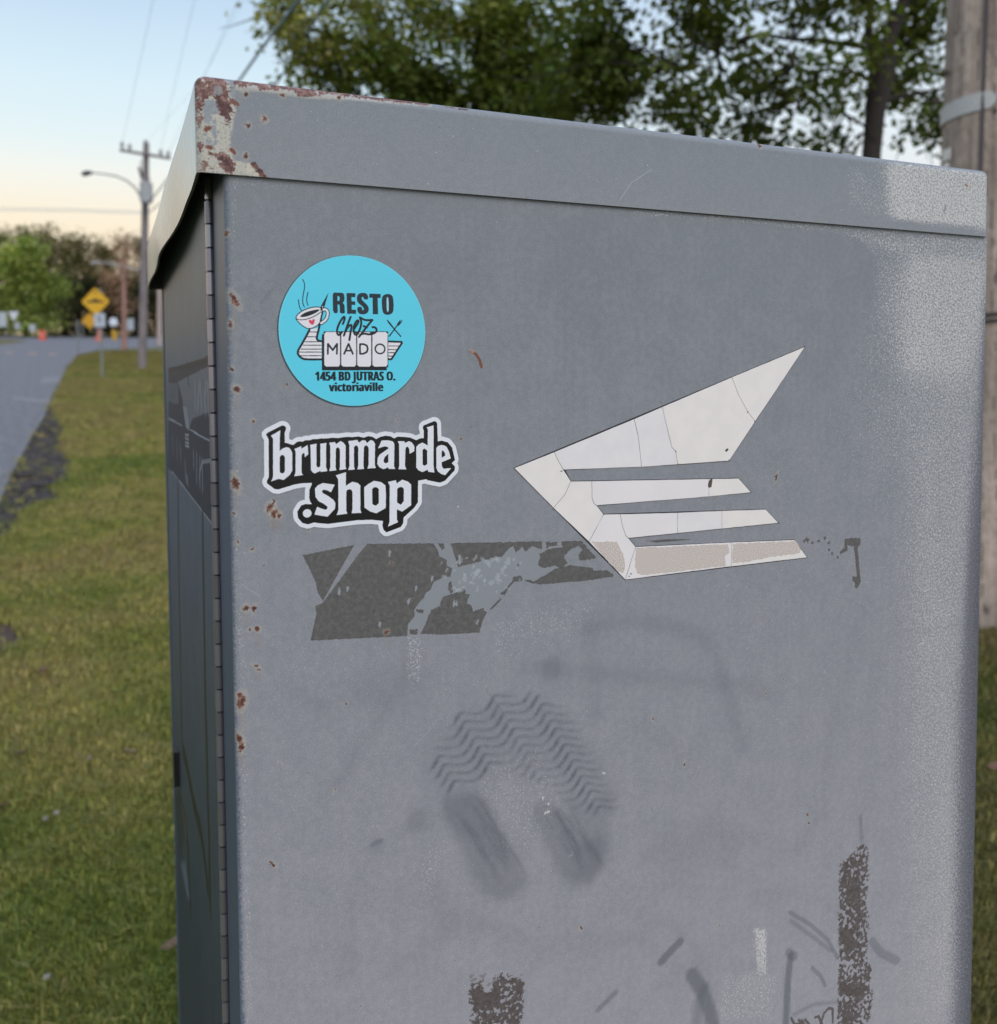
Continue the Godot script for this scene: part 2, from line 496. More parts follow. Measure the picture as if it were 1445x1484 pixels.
func cabinet() -> void:
	var hb: float = CAB.y - gy(CAB.x, CAB.z) + 0.02
	var yaw := Basis(Vector3.UP, CAB_YAW)
	var base := Vector3(W / 2.0, -hb, -DB / 2.0)
	var o := thing("relay_cabinet", "tall grey steel mail relay cabinet with rusty lid, stickers and peeling decals", "cabinet", CAB + yaw * base)
	o.basis = yaw
	var off := -base
	# materials
	var face := mat(Color.WHITE, 0.62)
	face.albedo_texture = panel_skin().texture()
	face.texture_repeat = false
	bumps(face, 0.30, 41, 0.012)
	face.uv1_scale = Vector3.ONE
	var plain := speckled(ap(128, 135, 144), ap(146, 150, 158), 0.3, 42, 6.0, 0.55, false)
	var shaded_paint := speckled(ap(66, 77, 93), ap(80, 91, 106), 0.28, 43, 6.0, 0.42, false)  # the cabinet grey, darkened to paint in the shade on the door side
	shaded_paint.metallic_specular = 0.3
	var inside := mat(lin(0.03, 0.03, 0.032), 0.8)
	# side panel: flat, with rolled vertical corners
	var low := hb
	var skin_h := 0.625
	var b := MB.new(); var b2 := MB.new()
	var prof := []                                  # x, z, normal
	var r := 0.0042
	for i in 7:
		var a := PI + PI / 2.0 * i / 6.0            # left corner, from the -x side to the front
		prof.append([Vector2(r + cos(a) * r, -r - sin(a) * r), Vector2(cos(a), -sin(a))])
	var r2 := 0.0020
	for i in 5:
		var a := PI / 2.0 - PI / 2.0 * i / 4.0
		prof.append([Vector2(W - r2 + cos(a) * r2, -r2 + sin(a) * r2), Vector2(cos(a), sin(a))])
	for i in prof.size() - 1:
		var p: Array = prof[i]; var q: Array = prof[i + 1]
		var np := Vector3(p[1].x, 0, p[1].y); var nq := Vector3(q[1].x, 0, q[1].y)
		for seg in [[0.03, 0.0, b], [0.0, -skin_h, b], [-skin_h, -low, b2]]:
			var m: MB = seg[2]
			var y0: float = seg[0]; var y1: float = seg[1]
			var c := [Vector3(p[0].x, y0, p[0].y), Vector3(q[0].x, y0, q[0].y), Vector3(q[0].x, y1, q[0].y), Vector3(p[0].x, y1, p[0].y)]
			var t := []
			for s in c:
				t.append(Vector2(clampf(s.x / W, 0.0005, 0.9995), clampf(-s.y / skin_h, 0.0005, 0.9995)))
			m.quads(c, [np, nq, nq, np], t)
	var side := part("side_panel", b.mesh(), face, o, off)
	part("lower_panel", b2.mesh(), plain, o, off)
	# the door side: corner return, hinge, door, rear return
	b = MB.new()
	b.quad(Vector3(0, 0.03, -r), Vector3(0, 0.03, -0.056), Vector3(0, -low, -0.056), Vector3(0, -low, -r), Vector3.LEFT)
	b.quad(Vector3(0, 0.03, -0.056), Vector3(0.02, 0.03, -0.056), Vector3(0.02, -low, -0.056), Vector3(0, -low, -0.056), Vector3(0, 0, -1))
	part("corner_return", b.mesh(), shaded_paint, o, off)
	b = MB.new()
	b.box(Vector3(0.010, (0.03 - low) / 2.0, -DB + 0.009), Vector3(0.020, 0.03 + low, 0.018))
	part("rear_frame", b.mesh(), shaded_paint, o, off)
	var door_mat := mat(Color.WHITE, 0.42)
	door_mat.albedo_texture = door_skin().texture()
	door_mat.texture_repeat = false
	door_mat.metallic_specular = 0.25
	b = MB.new()
	var d0 := 0.0600; var d1 := DB - 0.022
	for seg in [[0.03, 0.0], [0.0, -0.95]]:
		var cdoor := [Vector3(0.001, seg[0], -d0), Vector3(0.001, seg[0], -d1), Vector3(0.001, seg[1], -d1), Vector3(0.001, seg[1], -d0)]
		var tdoor := []
		for s in cdoor:
			tdoor.append(Vector2(-s.z / 0.6, clampf(-s.y / 0.95, 0.0, 0.999)))
		b.quads(cdoor, [Vector3.LEFT, Vector3.LEFT, Vector3.LEFT, Vector3.LEFT], tdoor)
	b.quad(Vector3(0.001, 0.03, -d1), Vector3(0.018, 0.03, -d1), Vector3(0.018, -0.95, -d1), Vector3(0.001, -0.95, -d1), Vector3(0, 0, -1))
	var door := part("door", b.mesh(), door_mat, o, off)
	door.set_meta("label", "door with shade painted in and a ghosted lettered band")
	b = MB.new()
	b.box(Vector3(0.011, (-0.95 - low) / 2.0, -(d0 + d1) / 2.0), Vector3(0.020, low - 0.95, d1 - d0))
	part("kick_plate", b.mesh(), speckled(ap(80, 88, 98), ap(92, 99, 108), 0.2, 45, 6.0, 0.4, false), door)
	b = MB.new()                                      # lock slot
	var lock: Vector2 = Vector2(494.11,500.38)
	b.box(Vector3(-0.0015, -lock.y * FX, -lock.x * FX), Vector3(0.006, 0.036, 0.016))
	part("lock_plate", b.mesh(), mat(lin(0.012, 0.012, 0.014), 0.4), door)
	# piano hinge
	var steel := [mat(ap(142, 142, 152), 0.24, 0.7), mat(ap(114, 114, 122), 0.28, 0.6), mat(ap(128, 128, 138), 0.22, 0.7)]
	var knuckles := []
	for i in 2:
		b = MB.new()
		var rr := 0.00265 if i else 0.00250
		b.tube(PackedVector3Array([Vector3(0, -0.0062, 0), Vector3(0, -0.0057, 0), Vector3(0, 0.0057, 0), Vector3(0, 0.0062, 0)]), [rr * 0.86, rr, rr, rr * 0.86], 14)
		knuckles.append(b.mesh())
	b = MB.new()
	b.box(Vector3(0.0008, 0.005 - low / 2.0, -0.0575), Vector3(0.0022, low, 0.0052))
	b.tube(PackedVector3Array([Vector3(-0.0016, 0.02, -0.0590), Vector3(-0.0016, -low + 0.02, -0.0590)]), [0.0016], 8)
	var leaf := part("hinge", b.mesh(), mat(lin(0.05, 0.05, 0.058), 0.5, 0.4), o, off)
	for i in 50:
		var k := part("hinge_knuckle", knuckles[i % 2], steel[[0, 1, 0, 2][i % 4]], leaf, Vector3(-0.0016, 0.0045 - i * 0.01345, -0.0590))
		k.rotation.y = rng.randf() * 0.2
	# right side, back, roof liner
	b = MB.new()
	b.quad(Vector3(W, 0.03, -r2), Vector3(W, 0.03, -DB), Vector3(W, -low, -DB), Vector3(W, -low, -r2), Vector3.RIGHT)
	part("far_side_panel", b.mesh(), plain, o, off)
	b = MB.new()
	b.quad(Vector3(0, 0.03, -DB), Vector3(W, 0.03, -DB), Vector3(W, -low, -DB), Vector3(0, -low, -DB), Vector3(0, 0, -1))
	part("back_panel", b.mesh(), plain, o, off)
	b = MB.new()
	b.box(Vector3(W / 2.0, 0.032, -DB / 2.0), Vector3(W - 0.002, 0.003, DB - 0.002))
	part("top_plate", b.mesh(), inside, o, off)
	lid(o, off)
	round_sticker(o, off)
	word_sticker(o, off)
	wing(o, off)

func lid(o: Node3D, off: Vector3) -> void:
	var x0 := -OVL; var x1 := W - 0.0010; var z1 := 0.0019; var z0 := -DB - 0.004
	var rc := 0.0060                               # corner radius in plan
	var plan := []
	var corners := [[Vector2(x0 + rc, z1 - rc), PI], [Vector2(x0 + rc, z0 + rc), PI / 2.0], [Vector2(x1 - rc, z0 + rc), 0.0], [Vector2(x1 - rc, z1 - rc), -PI / 2.0]]
	for c in 4:
		var cc: Vector2 = corners[c][0]
		for i in 6:                                # angle runs front-left, rear-left, rear-right, front-right; z grows to the front
			var a: float = [PI / 2.0, PI, PI * 1.5, 0.0][c] + PI / 2.0 * i / 5.0
			plan.append([cc + Vector2(cos(a), sin(a)) * rc, Vector2(cos(a), sin(a))])
		var nxt: Vector2 = corners[(c + 1) % 4][0]
		var steps := 26 if c == 0 else 8
		var last: Array = plan[-1]
		var side_n: Vector2 = last[1]
		for i in range(1, steps):
			plan.append([cc.lerp(nxt, float(i) / steps) + side_n * rc, side_n])
	var rows := []                                  # height, inset, tilt of the normal
	rows.append([0.0, 0.0, 0.0]); rows.append([0.006, 0.0, 0.0]); rows.append([LH * 0.4, 0.0, 0.0]); rows.append([LH * 0.75, 0.0, 0.0])
	var rt := 0.0052
	for i in 6:
		var a := PI / 2.0 * i / 5.0
		rows.append([LH - rt + sin(a) * rt, rt * (1.0 - cos(a)), a])
	var front := MB.new(); var rest := MB.new(); var under := MB.new()
	var grid := []; var norms := []
	for row in rows:
		var line := []; var nl := []
		for q in plan:
			var p2: Vector2 = q[0] - q[1] * row[1]
			var y: float = row[0]
			var dent := Vector3.ZERO
			if q[1].x < -0.5:                          # the door-side skirt is bent
				var s: float = -p2.y
				var hgt: float = 1.0 - y / LH
				dent.x = 0.0048 * hgt * exp(-pow((s - 0.18) / 0.08, 2.0)) - 0.0035 * hgt * exp(-pow((s - 0.33) / 0.09, 2.0)) + 0.0012 * sin(s * 21.0) * (0.3 + hgt)
				dent.y = 0.006 * hgt * exp(-pow((s - 0.14) / 0.08, 2.0))
			line.append(Vector3(p2.x, y, p2.y) + dent)
			nl.append(Vector3(q[1].x * cos(row[2]), sin(row[2]), q[1].y * cos(row[2])))
		grid.append(line); norms.append(nl)
	var wide := (x1 - x0) * 1000.0
	var n := plan.size()
	# true normals on the bent side
	for j in rows.size() - 4:
		for i in n:
			if plan[i][1].x < -0.98:
				var tang: Vector3 = grid[j][(i + 1) % n] - grid[j][(i + n - 1) % n]
				var upw: Vector3 = grid[mini(j + 1, rows.size() - 1)][i] - grid[maxi(j - 1, 0)][i]
				var nn := tang.cross(upw).normalized()
				norms[j][i] = nn if nn.x < 0.0 else -nn
	for j in rows.size() - 1:
		for i in n:
			var k := (i + 1) % n
			var p := [grid[j][i], grid[j][k], grid[j + 1][k], grid[j + 1][i]]
			var q := [norms[j][i], norms[j][k], norms[j + 1][k], norms[j + 1][i]]
			var t := []
			for s in p:
				t.append(Vector2(clampf((s.x - x0) * 1000.0 / wide, 0.001, 0.999), clampf((LH - s.y) / LH, 0.01, 0.99)))
			(front if plan[i][1].y > 0.15 and plan[k][1].y > 0.15 else rest).quads(p, q, t)
	var cap := PackedVector2Array()
	for q in plan:
		cap.append(q[0] - q[1] * rt)
	rest.prism(cap, LH - 0.001, LH, Transform3D(Basis(Vector3(1, 0, 0), Vector3(0, 0, 1), Vector3(0, 1, 0)), Vector3.ZERO))
	# folded lip and the hollow inside
	for i in n:
		var k := (i + 1) % n
		var a: Vector3 = grid[0][i]; var c: Vector3 = grid[0][k]
		var ia := a - Vector3(plan[i][1].x, 0, plan[i][1].y) * 0.0016; var ic := c - Vector3(plan[k][1].x, 0, plan[k][1].y) * 0.0016
		under.quad(a, c, ic, ia, Vector3.DOWN)
		var ta := Vector3(ia.x, LH - 0.006, ia.z); var tc := Vector3(ic.x, LH - 0.006, ic.z)
		if plan[i][1].x < -0.5:
			ta.x = x0 + 0.002; tc.x = x0 + 0.002
		under.quad(ia, ic, tc, ta, -Vector3(plan[i][1].x, 0, plan[i][1].y))
	var ceil_poly := PackedVector2Array()
	for q in plan:
		ceil_poly.append(q[0] - q[1] * 0.0025)
	under.prism(ceil_poly, LH - 0.005, LH - 0.007, Transform3D(Basis(Vector3(1, 0, 0), Vector3(0, 0, 1), Vector3(0, 1, 0)), Vector3.ZERO))
	var fm := mat(Color.WHITE, 0.60)
	fm.albedo_texture = lid_skin(wide).texture()
	fm.texture_repeat = false
	bumps(fm, 0.30, 41, 0.012)
	var l := part("lid", front.mesh(), fm, o, off)
	l.set_meta("label", "overhanging lid with rusted front corner and bent skirt")
	var rm := speckled(ap(140, 146, 148), ap(156, 158, 156), 0.05, 47, 3.0, 0.24, false)
	rm.metallic_specular = 0.75
	part("lid_top", rest.mesh(), rm, l)
	part("lid_lining", under.mesh(), mat(lin(0.10, 0.10, 0.098), 0.7), l)

func base_coat(s: Coat, chalk: PackedByteArray, a: Color, b: Color, ch: Color, tone_ramp: float) -> void:
	# grey paint: drifting tone that ramps down the sheet, fine orange peel, chalky flecks that grow dense where the mask is high
	var w := s.w; var h := s.h
	var i := 0
	var out := s.d
	s.d = PackedByteArray()
	for y in h:
		var v := float(y) / h * tone_ramp
		var row := (y & 511) << 9
		var row2 := (((y * 5) >> 3) & 511) << 9
		var row3 := (((y * 3 + 140) >> 2) & 511) << 9
		for x in w:
			var f := fine[row | (x & 511)]
			var m := chalk[y * w + x]
			var c2 := coarse[row2 | (((x * 5) >> 3) & 511)]
			var m3 := mid[row3 | (((x * 3 + 77) >> 2) & 511)]
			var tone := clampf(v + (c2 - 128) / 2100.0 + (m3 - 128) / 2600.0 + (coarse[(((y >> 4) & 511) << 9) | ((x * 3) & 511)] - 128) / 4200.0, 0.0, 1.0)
			var g := (f - 128) * 0.062 + (m3 - 128) * 0.010
			var lim := 252 - int(v * 9.0) - m
			var k := 0.0
			var f2 := (f * 3 + grit[row | ((x + 37) & 511)] * 3 + salt[row2 | (x & 511)] * 2) >> 3
			if f2 > lim:
				k = clampf((f2 - lim) / 52.0, 0.0, 1.0) * 0.85
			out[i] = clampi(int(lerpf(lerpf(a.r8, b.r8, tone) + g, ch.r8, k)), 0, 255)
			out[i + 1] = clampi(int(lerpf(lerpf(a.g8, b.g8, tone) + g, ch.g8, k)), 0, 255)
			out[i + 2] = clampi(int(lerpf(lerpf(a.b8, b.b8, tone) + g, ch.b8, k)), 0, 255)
			i += 3
	s.d = out

func chalk_mask(s: Coat, zones: Array) -> PackedByteArray:
	# zones: [polygon in mm, value, blur mm]; painted at a quarter of the size, then enlarged
	var q := Coat.new(self, s.w / s.k, s.h / s.k, s.k / 4.0)
	q.d.fill(0)
	for z in zones:
		q.soft(z[0], z[2], Color8(z[1], z[1], z[1]), 1.0)
	var im := Image.create_from_data(q.w, q.h, false, Image.FORMAT_RGB8, q.d)
	im.convert(Image.FORMAT_L8)
	im.resize(s.w, s.h, Image.INTERPOLATE_CUBIC)
	return im.get_data()

func panel_skin() -> Coat:
	var s := Coat.new(self, 550.0, 625.0, 2.72)
	var zones := []
	zones.append([pts([479.85,41.41, 522.42,39.9, 532.07,611.47, 484.45,597.49]), 128, 16.0])
	zones.append([pts([274.67,171.2, 334.13,146.47, 398.12,110.32, 435.97,67.02, 556.88,38.68, 574.62,623.96, 356.06,559.8, 342.61,410.05, 285.71,261.48]), 46, 22.0])
	zones.append([pts([4.31,223.93, 82.75,239.68, 234.22,299.77, 342.09,362.11, 405.51,574.32, -3.66,454.22]), 40, 30.0])
	zones.append([pts([450.09,3.85, 555.64,-2.36, 560.35,153.11, 549.63,289.81, 574.62,623.96, 492.91,599.97, 474.37,332.87, 460.33,179.96, 437.2,129.99, 443.75,71.7, 444.25,33.04]), 122, 34.0])
	zones.append([pts([434.81,7.14, 459.21,5.74, 458.85,110.66, 443.63,130.1, 432.62,91.18, 440.8,52.44]), 84, 14.0])
	zones.append([pts([465.7,2.93, 555.64,-2.36, 557.51,59.31, 530.05,111.06, 461.26,100.83, 453.48,42.35]), 160, 18.0])
	zones.append([pts([384.39,0.79, 555.64,-2.36, 556.13,14.02, 459.49,18.81, 414.82,8.28]), 128, 5.0])
	zones.append([pts([186.8,-0.04, 555.61,-3.38, 555.79,2.75, 427.23,6.15, 284.21,4.1, 186.79,3.18]), 92, 3.0])
	zones.append([pts([3.41,0.71, 70.2,1.06, 70.15,4.75, 25.98,5.25, 6.74,6.04, 4.14,51.25, 4.16,158.43, 6.31,305.54, 5.76,450.83, 0.73,449.38, 1,304.65, 0.34,158.25, 0.02,51.42]), 74, 2.5])
	zones.append([pts([94.73,248.86, 104.97,250.02, 102.62,277.64, 94.45,274.56]), 110, 4.0])
	zones.append([pts([101.63,374.19, 114.21,376.82, 107.53,412.31, 99.13,414.41]), 80, 6.0])
	zones.append([pts([338.68,479.14, 350.42,482.01, 350.78,513.92, 342.58,516.63]), 165, 2.5])
	zones.append([pts([314.86,504.4, 361.53,516.77, 355.95,549.86, 309.48,536.52]), 90, 6.0])
	zones.append([pts([149.88,238.68, 214.54,236.63, 224.28,267.9, 140.9,270.48]), 70, 10.0])
	zones.append([pts([176.42,355.52, 185.74,357.23, 185.7,372.3, 176.37,370.48]), 120, 1.5])
	zones.append([pts([136.1,331.54, 181.17,326.47, 190.4,379.71, 148.93,392.5]), 70, 8.0])
	
	base_coat(s, chalk_mask(s, zones), ap(118, 124, 132), ap(153, 151, 160), ap(200, 198, 199), 0.95)  # the ramp paints the face lighter downwards, as light falls on it
	var dark := ap(84, 88, 97)
	var pale := ap(190, 188, 190)
	# worn darker strip down the right edge, and the left corner roll with its darker reflection painted in
	s.soft(pts([549.59,38.93, 556.88,38.68, 574.62,623.96, 527.63,610.16, 527.7,340.22, 539.84,152.5]), 16.0, ap(88, 90, 100), 0.8, 0.9)
	s.soft(pts([549.96,100.8, 558.76,100.8, 574.62,623.96, 539.52,613.65, 539.36,341.82]), 11.0, ap(78, 80, 90), 0.75, 0.9)
	s.soft(pts([-2.34,-0.89, 1.4,-1.21, 1.39,86.74, 1.02,194.46, 1.35,342.02, 1.69,455.79, -7.19,453.18]), 1.5, ap(80, 92, 112), 0.85, 0.8)
	# broad old smudges
	for q in [[pts([209.7,257.61, 236.65,254.9, 264.66,261.45, 291.12,270.23, 304.77,281.87, 313.21,303.7, 320.09,325.61, 327.68,352.61]), 9.0, 0.20], [pts([167.58,275.93, 209.67,285.59, 264.8,297.25, 318.81,306.77, 353.24,318.56]), 10.0, 0.16], [pts([209.7,255.46, 214.52,279.73, 215.47,314.59]), 10.0, 0.14], [pts([50.25,330.38, 74.03,301.22, 94.47,272.58, 98.72,257.24]), 6.0, 0.16], [pts([109.76,400.49, 118.06,423.1]), 16.0, 0.16], [pts([58.36,440.41, 56.91,404.28, 67.08,378.87]), 8.0, 0.10], [pts([249.43,328.61, 291.67,358.23]), 9.0, 0.10], [pts([432.12,267.27, 410.98,329.07, 399.25,376.68]), 7.0, 0.10], [pts([32.33,271.95, 47.11,285.49]), 8.0, 0.14], [pts([372.53,435.63, 396.67,410.9]), 8.0, 0.10], [pts([135.43,423.11, 194.97,463.8, 265.45,458.92]), 6.0, 0.10], [pts([166.7,469.46, 180.75,451.39, 209.53,450.66, 249.79,465.17, 281.62,490.9]), 5.0, 0.12], [pts([309.33,517.29, 286.94,473.51, 254.93,447.21, 214.44,437.62]), 6.0, 0.10], [pts([337.3,457.05, 378.95,461.7, 429.83,493.74, 463.91,538.64]), 5.0, 0.10], [pts([234.51,524.12, 255.09,502.4, 292.52,493.76, 343.65,507.15]), 5.0, 0.12], [pts([80.26,446.28, 105.27,428.22, 139.8,428.38]), 7.0, 0.09]]:
		s.stroke(smooth(q[0], 2, false), q[1] * 0.95, 7.0, dark, q[2] * 0.72, 0.15)
	for q in [[Vector2(185.98,279.54), 8.0, 7.0, 0.26], [Vector2(99.72,357.58), 8.0, 7.0, 0.24], [Vector2(430.85,31.2), 6.0, 9.0, 0.10], [Vector2(82.28,278.84), 22.0, 14.0, 0.10], [Vector2(292.02,413.92), 40.0, 20.0, 0.07], [Vector2(100.96,47.24), 50.0, 20.0, 0.05], [Vector2(214.62,50.84), 40.0, 40.0, 0.06], [Vector2(75.19,366.68), 4.0, 3.0, 0.22]]:
		s.soft(s.blob(q[0], q[1], q[2], 0.0), 5.0, dark, q[3])
	# boot print: two flat sole pads and the wavy tread
	s.soft(pts([115.77,347.29, 122.87,345.2, 134.83,346.25, 144.5,353.8, 151.79,370.29, 162.93,393.69, 169.2,409.27, 164.09,414.05, 151.52,417.05, 140.45,409.81, 133.23,397.74, 124.99,376.42, 113.37,353.63]), 5.0, dark, 0.30, 0.25)
	s.soft(pts([115.77,347.29, 132.4,348.1, 142.04,356.8, 146.84,371.63, 137.03,376.6, 122.67,369.09, 113.95,354.87]), 8.0, dark, 0.16)
	s.soft(pts([173.24,360.35, 183.53,359.9, 197.9,377.01, 208.56,391.26, 223.51,386.95, 224.89,397.07, 220.77,410.96, 213.94,420.51, 197.82,417.5, 189.91,409.08, 180.85,387.96, 171.93,367.19]), 5.0, dark, 0.30, 0.25)
	s.soft(pts([195.3,356.1, 208.58,369.41, 224.87,362.7, 230.39,368.62, 223.51,386.95, 209.9,391.53, 197.9,377.01]), 7.0, dark, 0.20)
	s.soft(pts([203.19,390.16, 222.14,389.13, 223.51,405.4, 213.94,416.83, 200.49,413.84]), 8.0, dark, 0.20)
	var sole0: Vector2 = Vector2(119.28,350.21); var sole1: Vector2 = Vector2(154.05,410.58); var soler: Vector2 = Vector2(142.1,347.58) - sole0
	var sole2: Vector2 = Vector2(175.79,360.83) - sole0
	for i in 90:
		var t0 := rng.randf() * 0.6; var t1 := t0 + rng.randf_range(0.15, 0.4)
		var side: Vector2 = soler * rng.randf_range(0.0, 0.85) + (sole2 if i % 2 else Vector2.ZERO)
		var jit := Vector2(rng.randf_range(-2, 2), 0)
		s.stroke(PackedVector2Array([sole0 + (sole1 - sole0) * t0 + side, sole0 + (sole1 - sole0) * minf(t1, 1.0) + side + jit]), rng.randf_range(0.6, 2.2), 1.2, dark, rng.randf_range(0.08, 0.22), 0.5)
	s.soft(pts([103.26,320.37, 107.96,311.09, 127.98,301.83, 149.78,294.76, 177.31,298.69, 198.01,315.93, 220.76,344.89, 233.17,374.07, 203.24,361.16, 187.48,341.59, 151.97,340.1, 137.24,346.69, 115.82,342.78]), 12.0, dark, 0.13)
	tread(s, dark)
	# adhesive shadow of the lost decal
	var glue := ap(86, 85, 85)
	var halo := ap(130, 136, 144)
	s.soft(pts([110.88,198.45, 120.25,198.4, 126.45,212.34, 150.22,208.98, 161.02,203.69, 172.8,203.8, 177.9,206.51, 178.73,215.14, 187.34,218.98, 172.71,225.91, 160.91,224.45, 144.29,238.97, 134.54,239.5, 113.65,235.1, 95.77,248.77, 95.08,242.8, 109.89,220.6, 119.3,216.97, 118.58,209.45]), 1.5, halo, 0.75)
	var pieces := [
		[pts([36.63,199.12, 64.93,195.64, 61.61,201.23, 56.11,210.03, 47.39,224.84, 44.65,220.33, 43.68,214.6, 39.65,205.11]), 0.05],
		[pts([72.55,195.63, 110.89,198.09, 113.56,202.36, 114.31,205.76, 118.98,208.36, 118.56,211.31, 122.08,213.47, 120.86,218.23, 117.72,217.58, 110.67,220.3, 109.08,224.24, 105.97,226.17, 104.79,229.02, 102.85,230.31, 98.97,235.09, 99.31,238.82, 95.46,242.47, 94.63,249.53, 40.26,245.88, 43.77,231.55, 43.14,227.25, 47.01,226.22, 61.51,208.36, 68.12,199.95]), 0.17],
		[pts([113.37,198.27, 117.11,198.54, 117.63,201.18, 116.14,202.41]), 0.20], [pts([119.88,222.25, 121.23,220.51, 122.23,223.97, 122.52,226.99, 121.17,227.99, 119.62,225.22]), 0.25],
		[pts([102.66,249.18, 105.79,243.96, 107.78,238.97, 109.74,236.2, 114.43,234.44, 116.05,229.37, 121.56,228.4, 124.25,227.91, 128.24,225.65, 130.23,226.21, 129.81,228.81, 132.61,229.46, 130.97,234.59, 133.77,236.01, 134.94,239.92, 141.44,238.3, 141.83,240.25, 143.87,240.84, 140.57,246.22, 138.9,252.52, 115.37,251.14]), 0.30],
		[pts([95.8,246.19, 101.15,246.42, 100.35,249.29, 96.54,248.86]), 0.35], [pts([99.74,234.8, 104.72,235.68, 104.32,237.49, 101.25,236.8]), 0.25],
		[pts([121.49,198.72, 161.45,201.03, 166.89,201.2, 179.2,201.94, 179.79,206.65, 176.2,205.6, 173.22,203.98, 168.55,207.19, 166.46,204.1, 162.25,207.24, 160.85,203.29, 158.52,203.88, 153.51,208.86, 150.22,208.98, 125.96,212.9]), 0.25],
		[pts([182.21,202.55, 189.56,203.08, 189.99,205.23, 184.78,205.08, 182.19,206.99]), 0.25],
		[pts([192.61,202.75, 206.72,203.78, 210.29,208.17, 216.58,214.65, 212.08,215.64, 204.92,215.31, 204.04,212.46, 207.16,208.73, 204.49,206.31, 198.74,208.09, 195.21,210.97, 194.33,212.48, 196.52,216.21, 192.57,219.58, 188.22,217.09, 181.29,218.08, 176.58,216.13, 178.31,211.6, 177.89,209.62, 183.92,206.96, 193.47,206.51]), 0.35],
		[pts([172.71,226.29, 181.28,222.77, 188.21,219.21, 198.72,217.97, 213.87,220.82, 214.77,222.9, 223.4,222.67, 228.9,226.53, 228.44,227.46, 207.58,228.26, 177.82,227.7]), 0.25],
		[pts([145.51,239.48, 152.54,233.29, 152.37,235.19, 146.33,239.79]), 0.15], [pts([151.73,230.91, 155.05,229.3, 156.72,227.15, 159.91,224.36, 160.5,221.72, 165.54,221.39, 166.79,224.36, 160.91,224.84, 157.13,228.73, 155.04,231.99]), 0.20], [pts([167.63,224.29, 171.86,224.51, 174.41,226.45, 172.71,226.61]), 0.15],
		[pts([161.79,214.67, 164.73,213.83, 164.3,215.49, 162.63,215.74]), 0.15], [pts([414.55,217.13, 429.02,217.57, 429.63,222.55, 426.58,223.5, 430.12,248.89, 426.61,253.52, 424.55,252.34, 426.43,243.62, 423.51,223.27, 416.9,221.6, 417.47,225.56, 410.97,227.8, 410.44,226, 414.91,223.41]), 0.25],
		[pts([422.62,244.27, 425.95,245.16, 425.26,249.44, 422.42,247.21]), 0.15], [pts([252.54,206.78, 269.03,207.09, 285.91,208.3, 269.04,208.51, 260.74,208.61]), 0.10]]
	for q in pieces:
		s.patch(q[0], glue, 0.97, q[1], 0.0, 7.0, 12.0)
	for c in [[1110, 757], [1120, 752], [1127, 758], [1145, 766], [1172, 762], [1200, 752], [1217, 772], [1218, 797], [1232, 810], [1256, 826]]:
		var k: Vector2 = Vector2(378.87,215.92) + Vector2((c[0] - 1110) * 0.205, (c[1] - 757) * 0.190 + (c[0] - 1110) * 0.004)
		s.patch(s.blob(k, 1.1, 1.0, rng.randf() * 3.0), glue, 0.95, 0.4, 0.0, 10.0, 8.0)
	for q in [pieces[1][0], pieces[4][0], pieces[0][0]]:
		s.patch(q, ap(104, 104, 105), 0.35, 0.3, 0.62, 10.0)
		s.patch(q, ap(66, 64, 64), 0.35, 0.3, 0.80, 8.0)
	# paler flecks and scabs inside the film
	for i in 60:
		var q: Vector2 = Vector2(120.42,214.08).lerp(Vector2(160.93,219.83), rng.randf()) + Vector2(rng.randf_range(-6, 10), rng.randf_range(-8, 12))
		s.patch(s.blob(q, rng.randf_range(0.4, 2.2), rng.randf_range(0.4, 1.8), rng.randf() * 3.0), ap(160, 166, 174), 0.5, 0.3)
	for q in [Vector2(56.32,220.59), Vector2(61.06,219.75), Vector2(100.25,222.67), Vector2(95.83,229.98), Vector2(78.96,241.41), Vector2(85.02,201.77), Vector2(109.92,218.38), Vector2(124.68,233.96), Vector2(126.63,207.86), Vector2(137.73,246.29), Vector2(123.25,233.97)]:
		s.patch(s.blob(q, 0.8, 1.9, 0.2), ap(138, 145, 153), 0.95, 0.3)
	# tape residue at the bottom
	var tape := ap(84, 78, 78)
	s.patch(pts([414.59,451.71, 421.48,447.68, 431.04,442.09, 438.08,439.38, 440.91,447.63, 442.16,466.06, 438.97,486.33, 442.7,494.23, 442.07,508.14, 441.58,529.17, 414.91,522.24, 413.79,476.3]), tape, 0.97, 0.8, 0.42, 10.0, 5.0)
	s.patch(pts([414.62,453.09, 424.11,448.24, 432.85,444.55, 434.61,520.33, 415.72,518.28]), tape, 0.97, 0.6, 0.30, 10.0, 5.0)
	s.patch(pts([414.94,523.64, 425.52,527.8, 432.58,526.13, 442.48,529.4, 445.67,535.9, 443.71,546.71, 447.41,550.55, 444.57,572.52, 440.72,578.52, 413.98,570.78, 414.39,542.97]), tape, 0.97, 0.8, 0.36, 10.0, 5.0)
	s.patch(pts([415.17,537.61, 442.82,547.18, 436.68,554.7, 415.31,546.01]), tape, 0.97, 0.9, 0.1, 10.0, 5.0)
	for q in [pts([413.72,451.52, 440.78,440.63, 444.32,578.14, 413.96,569.37]), pts([130.77,455.58, 165.8,464.86, 164.87,499.19, 131.96,489.64])]:
		s.patch(q, ap(124, 122, 126), 0.35, 0.3, 0.72, 10.0)
		s.patch(q, ap(58, 52, 52), 0.22, 0.3, 0.78, 10.0)
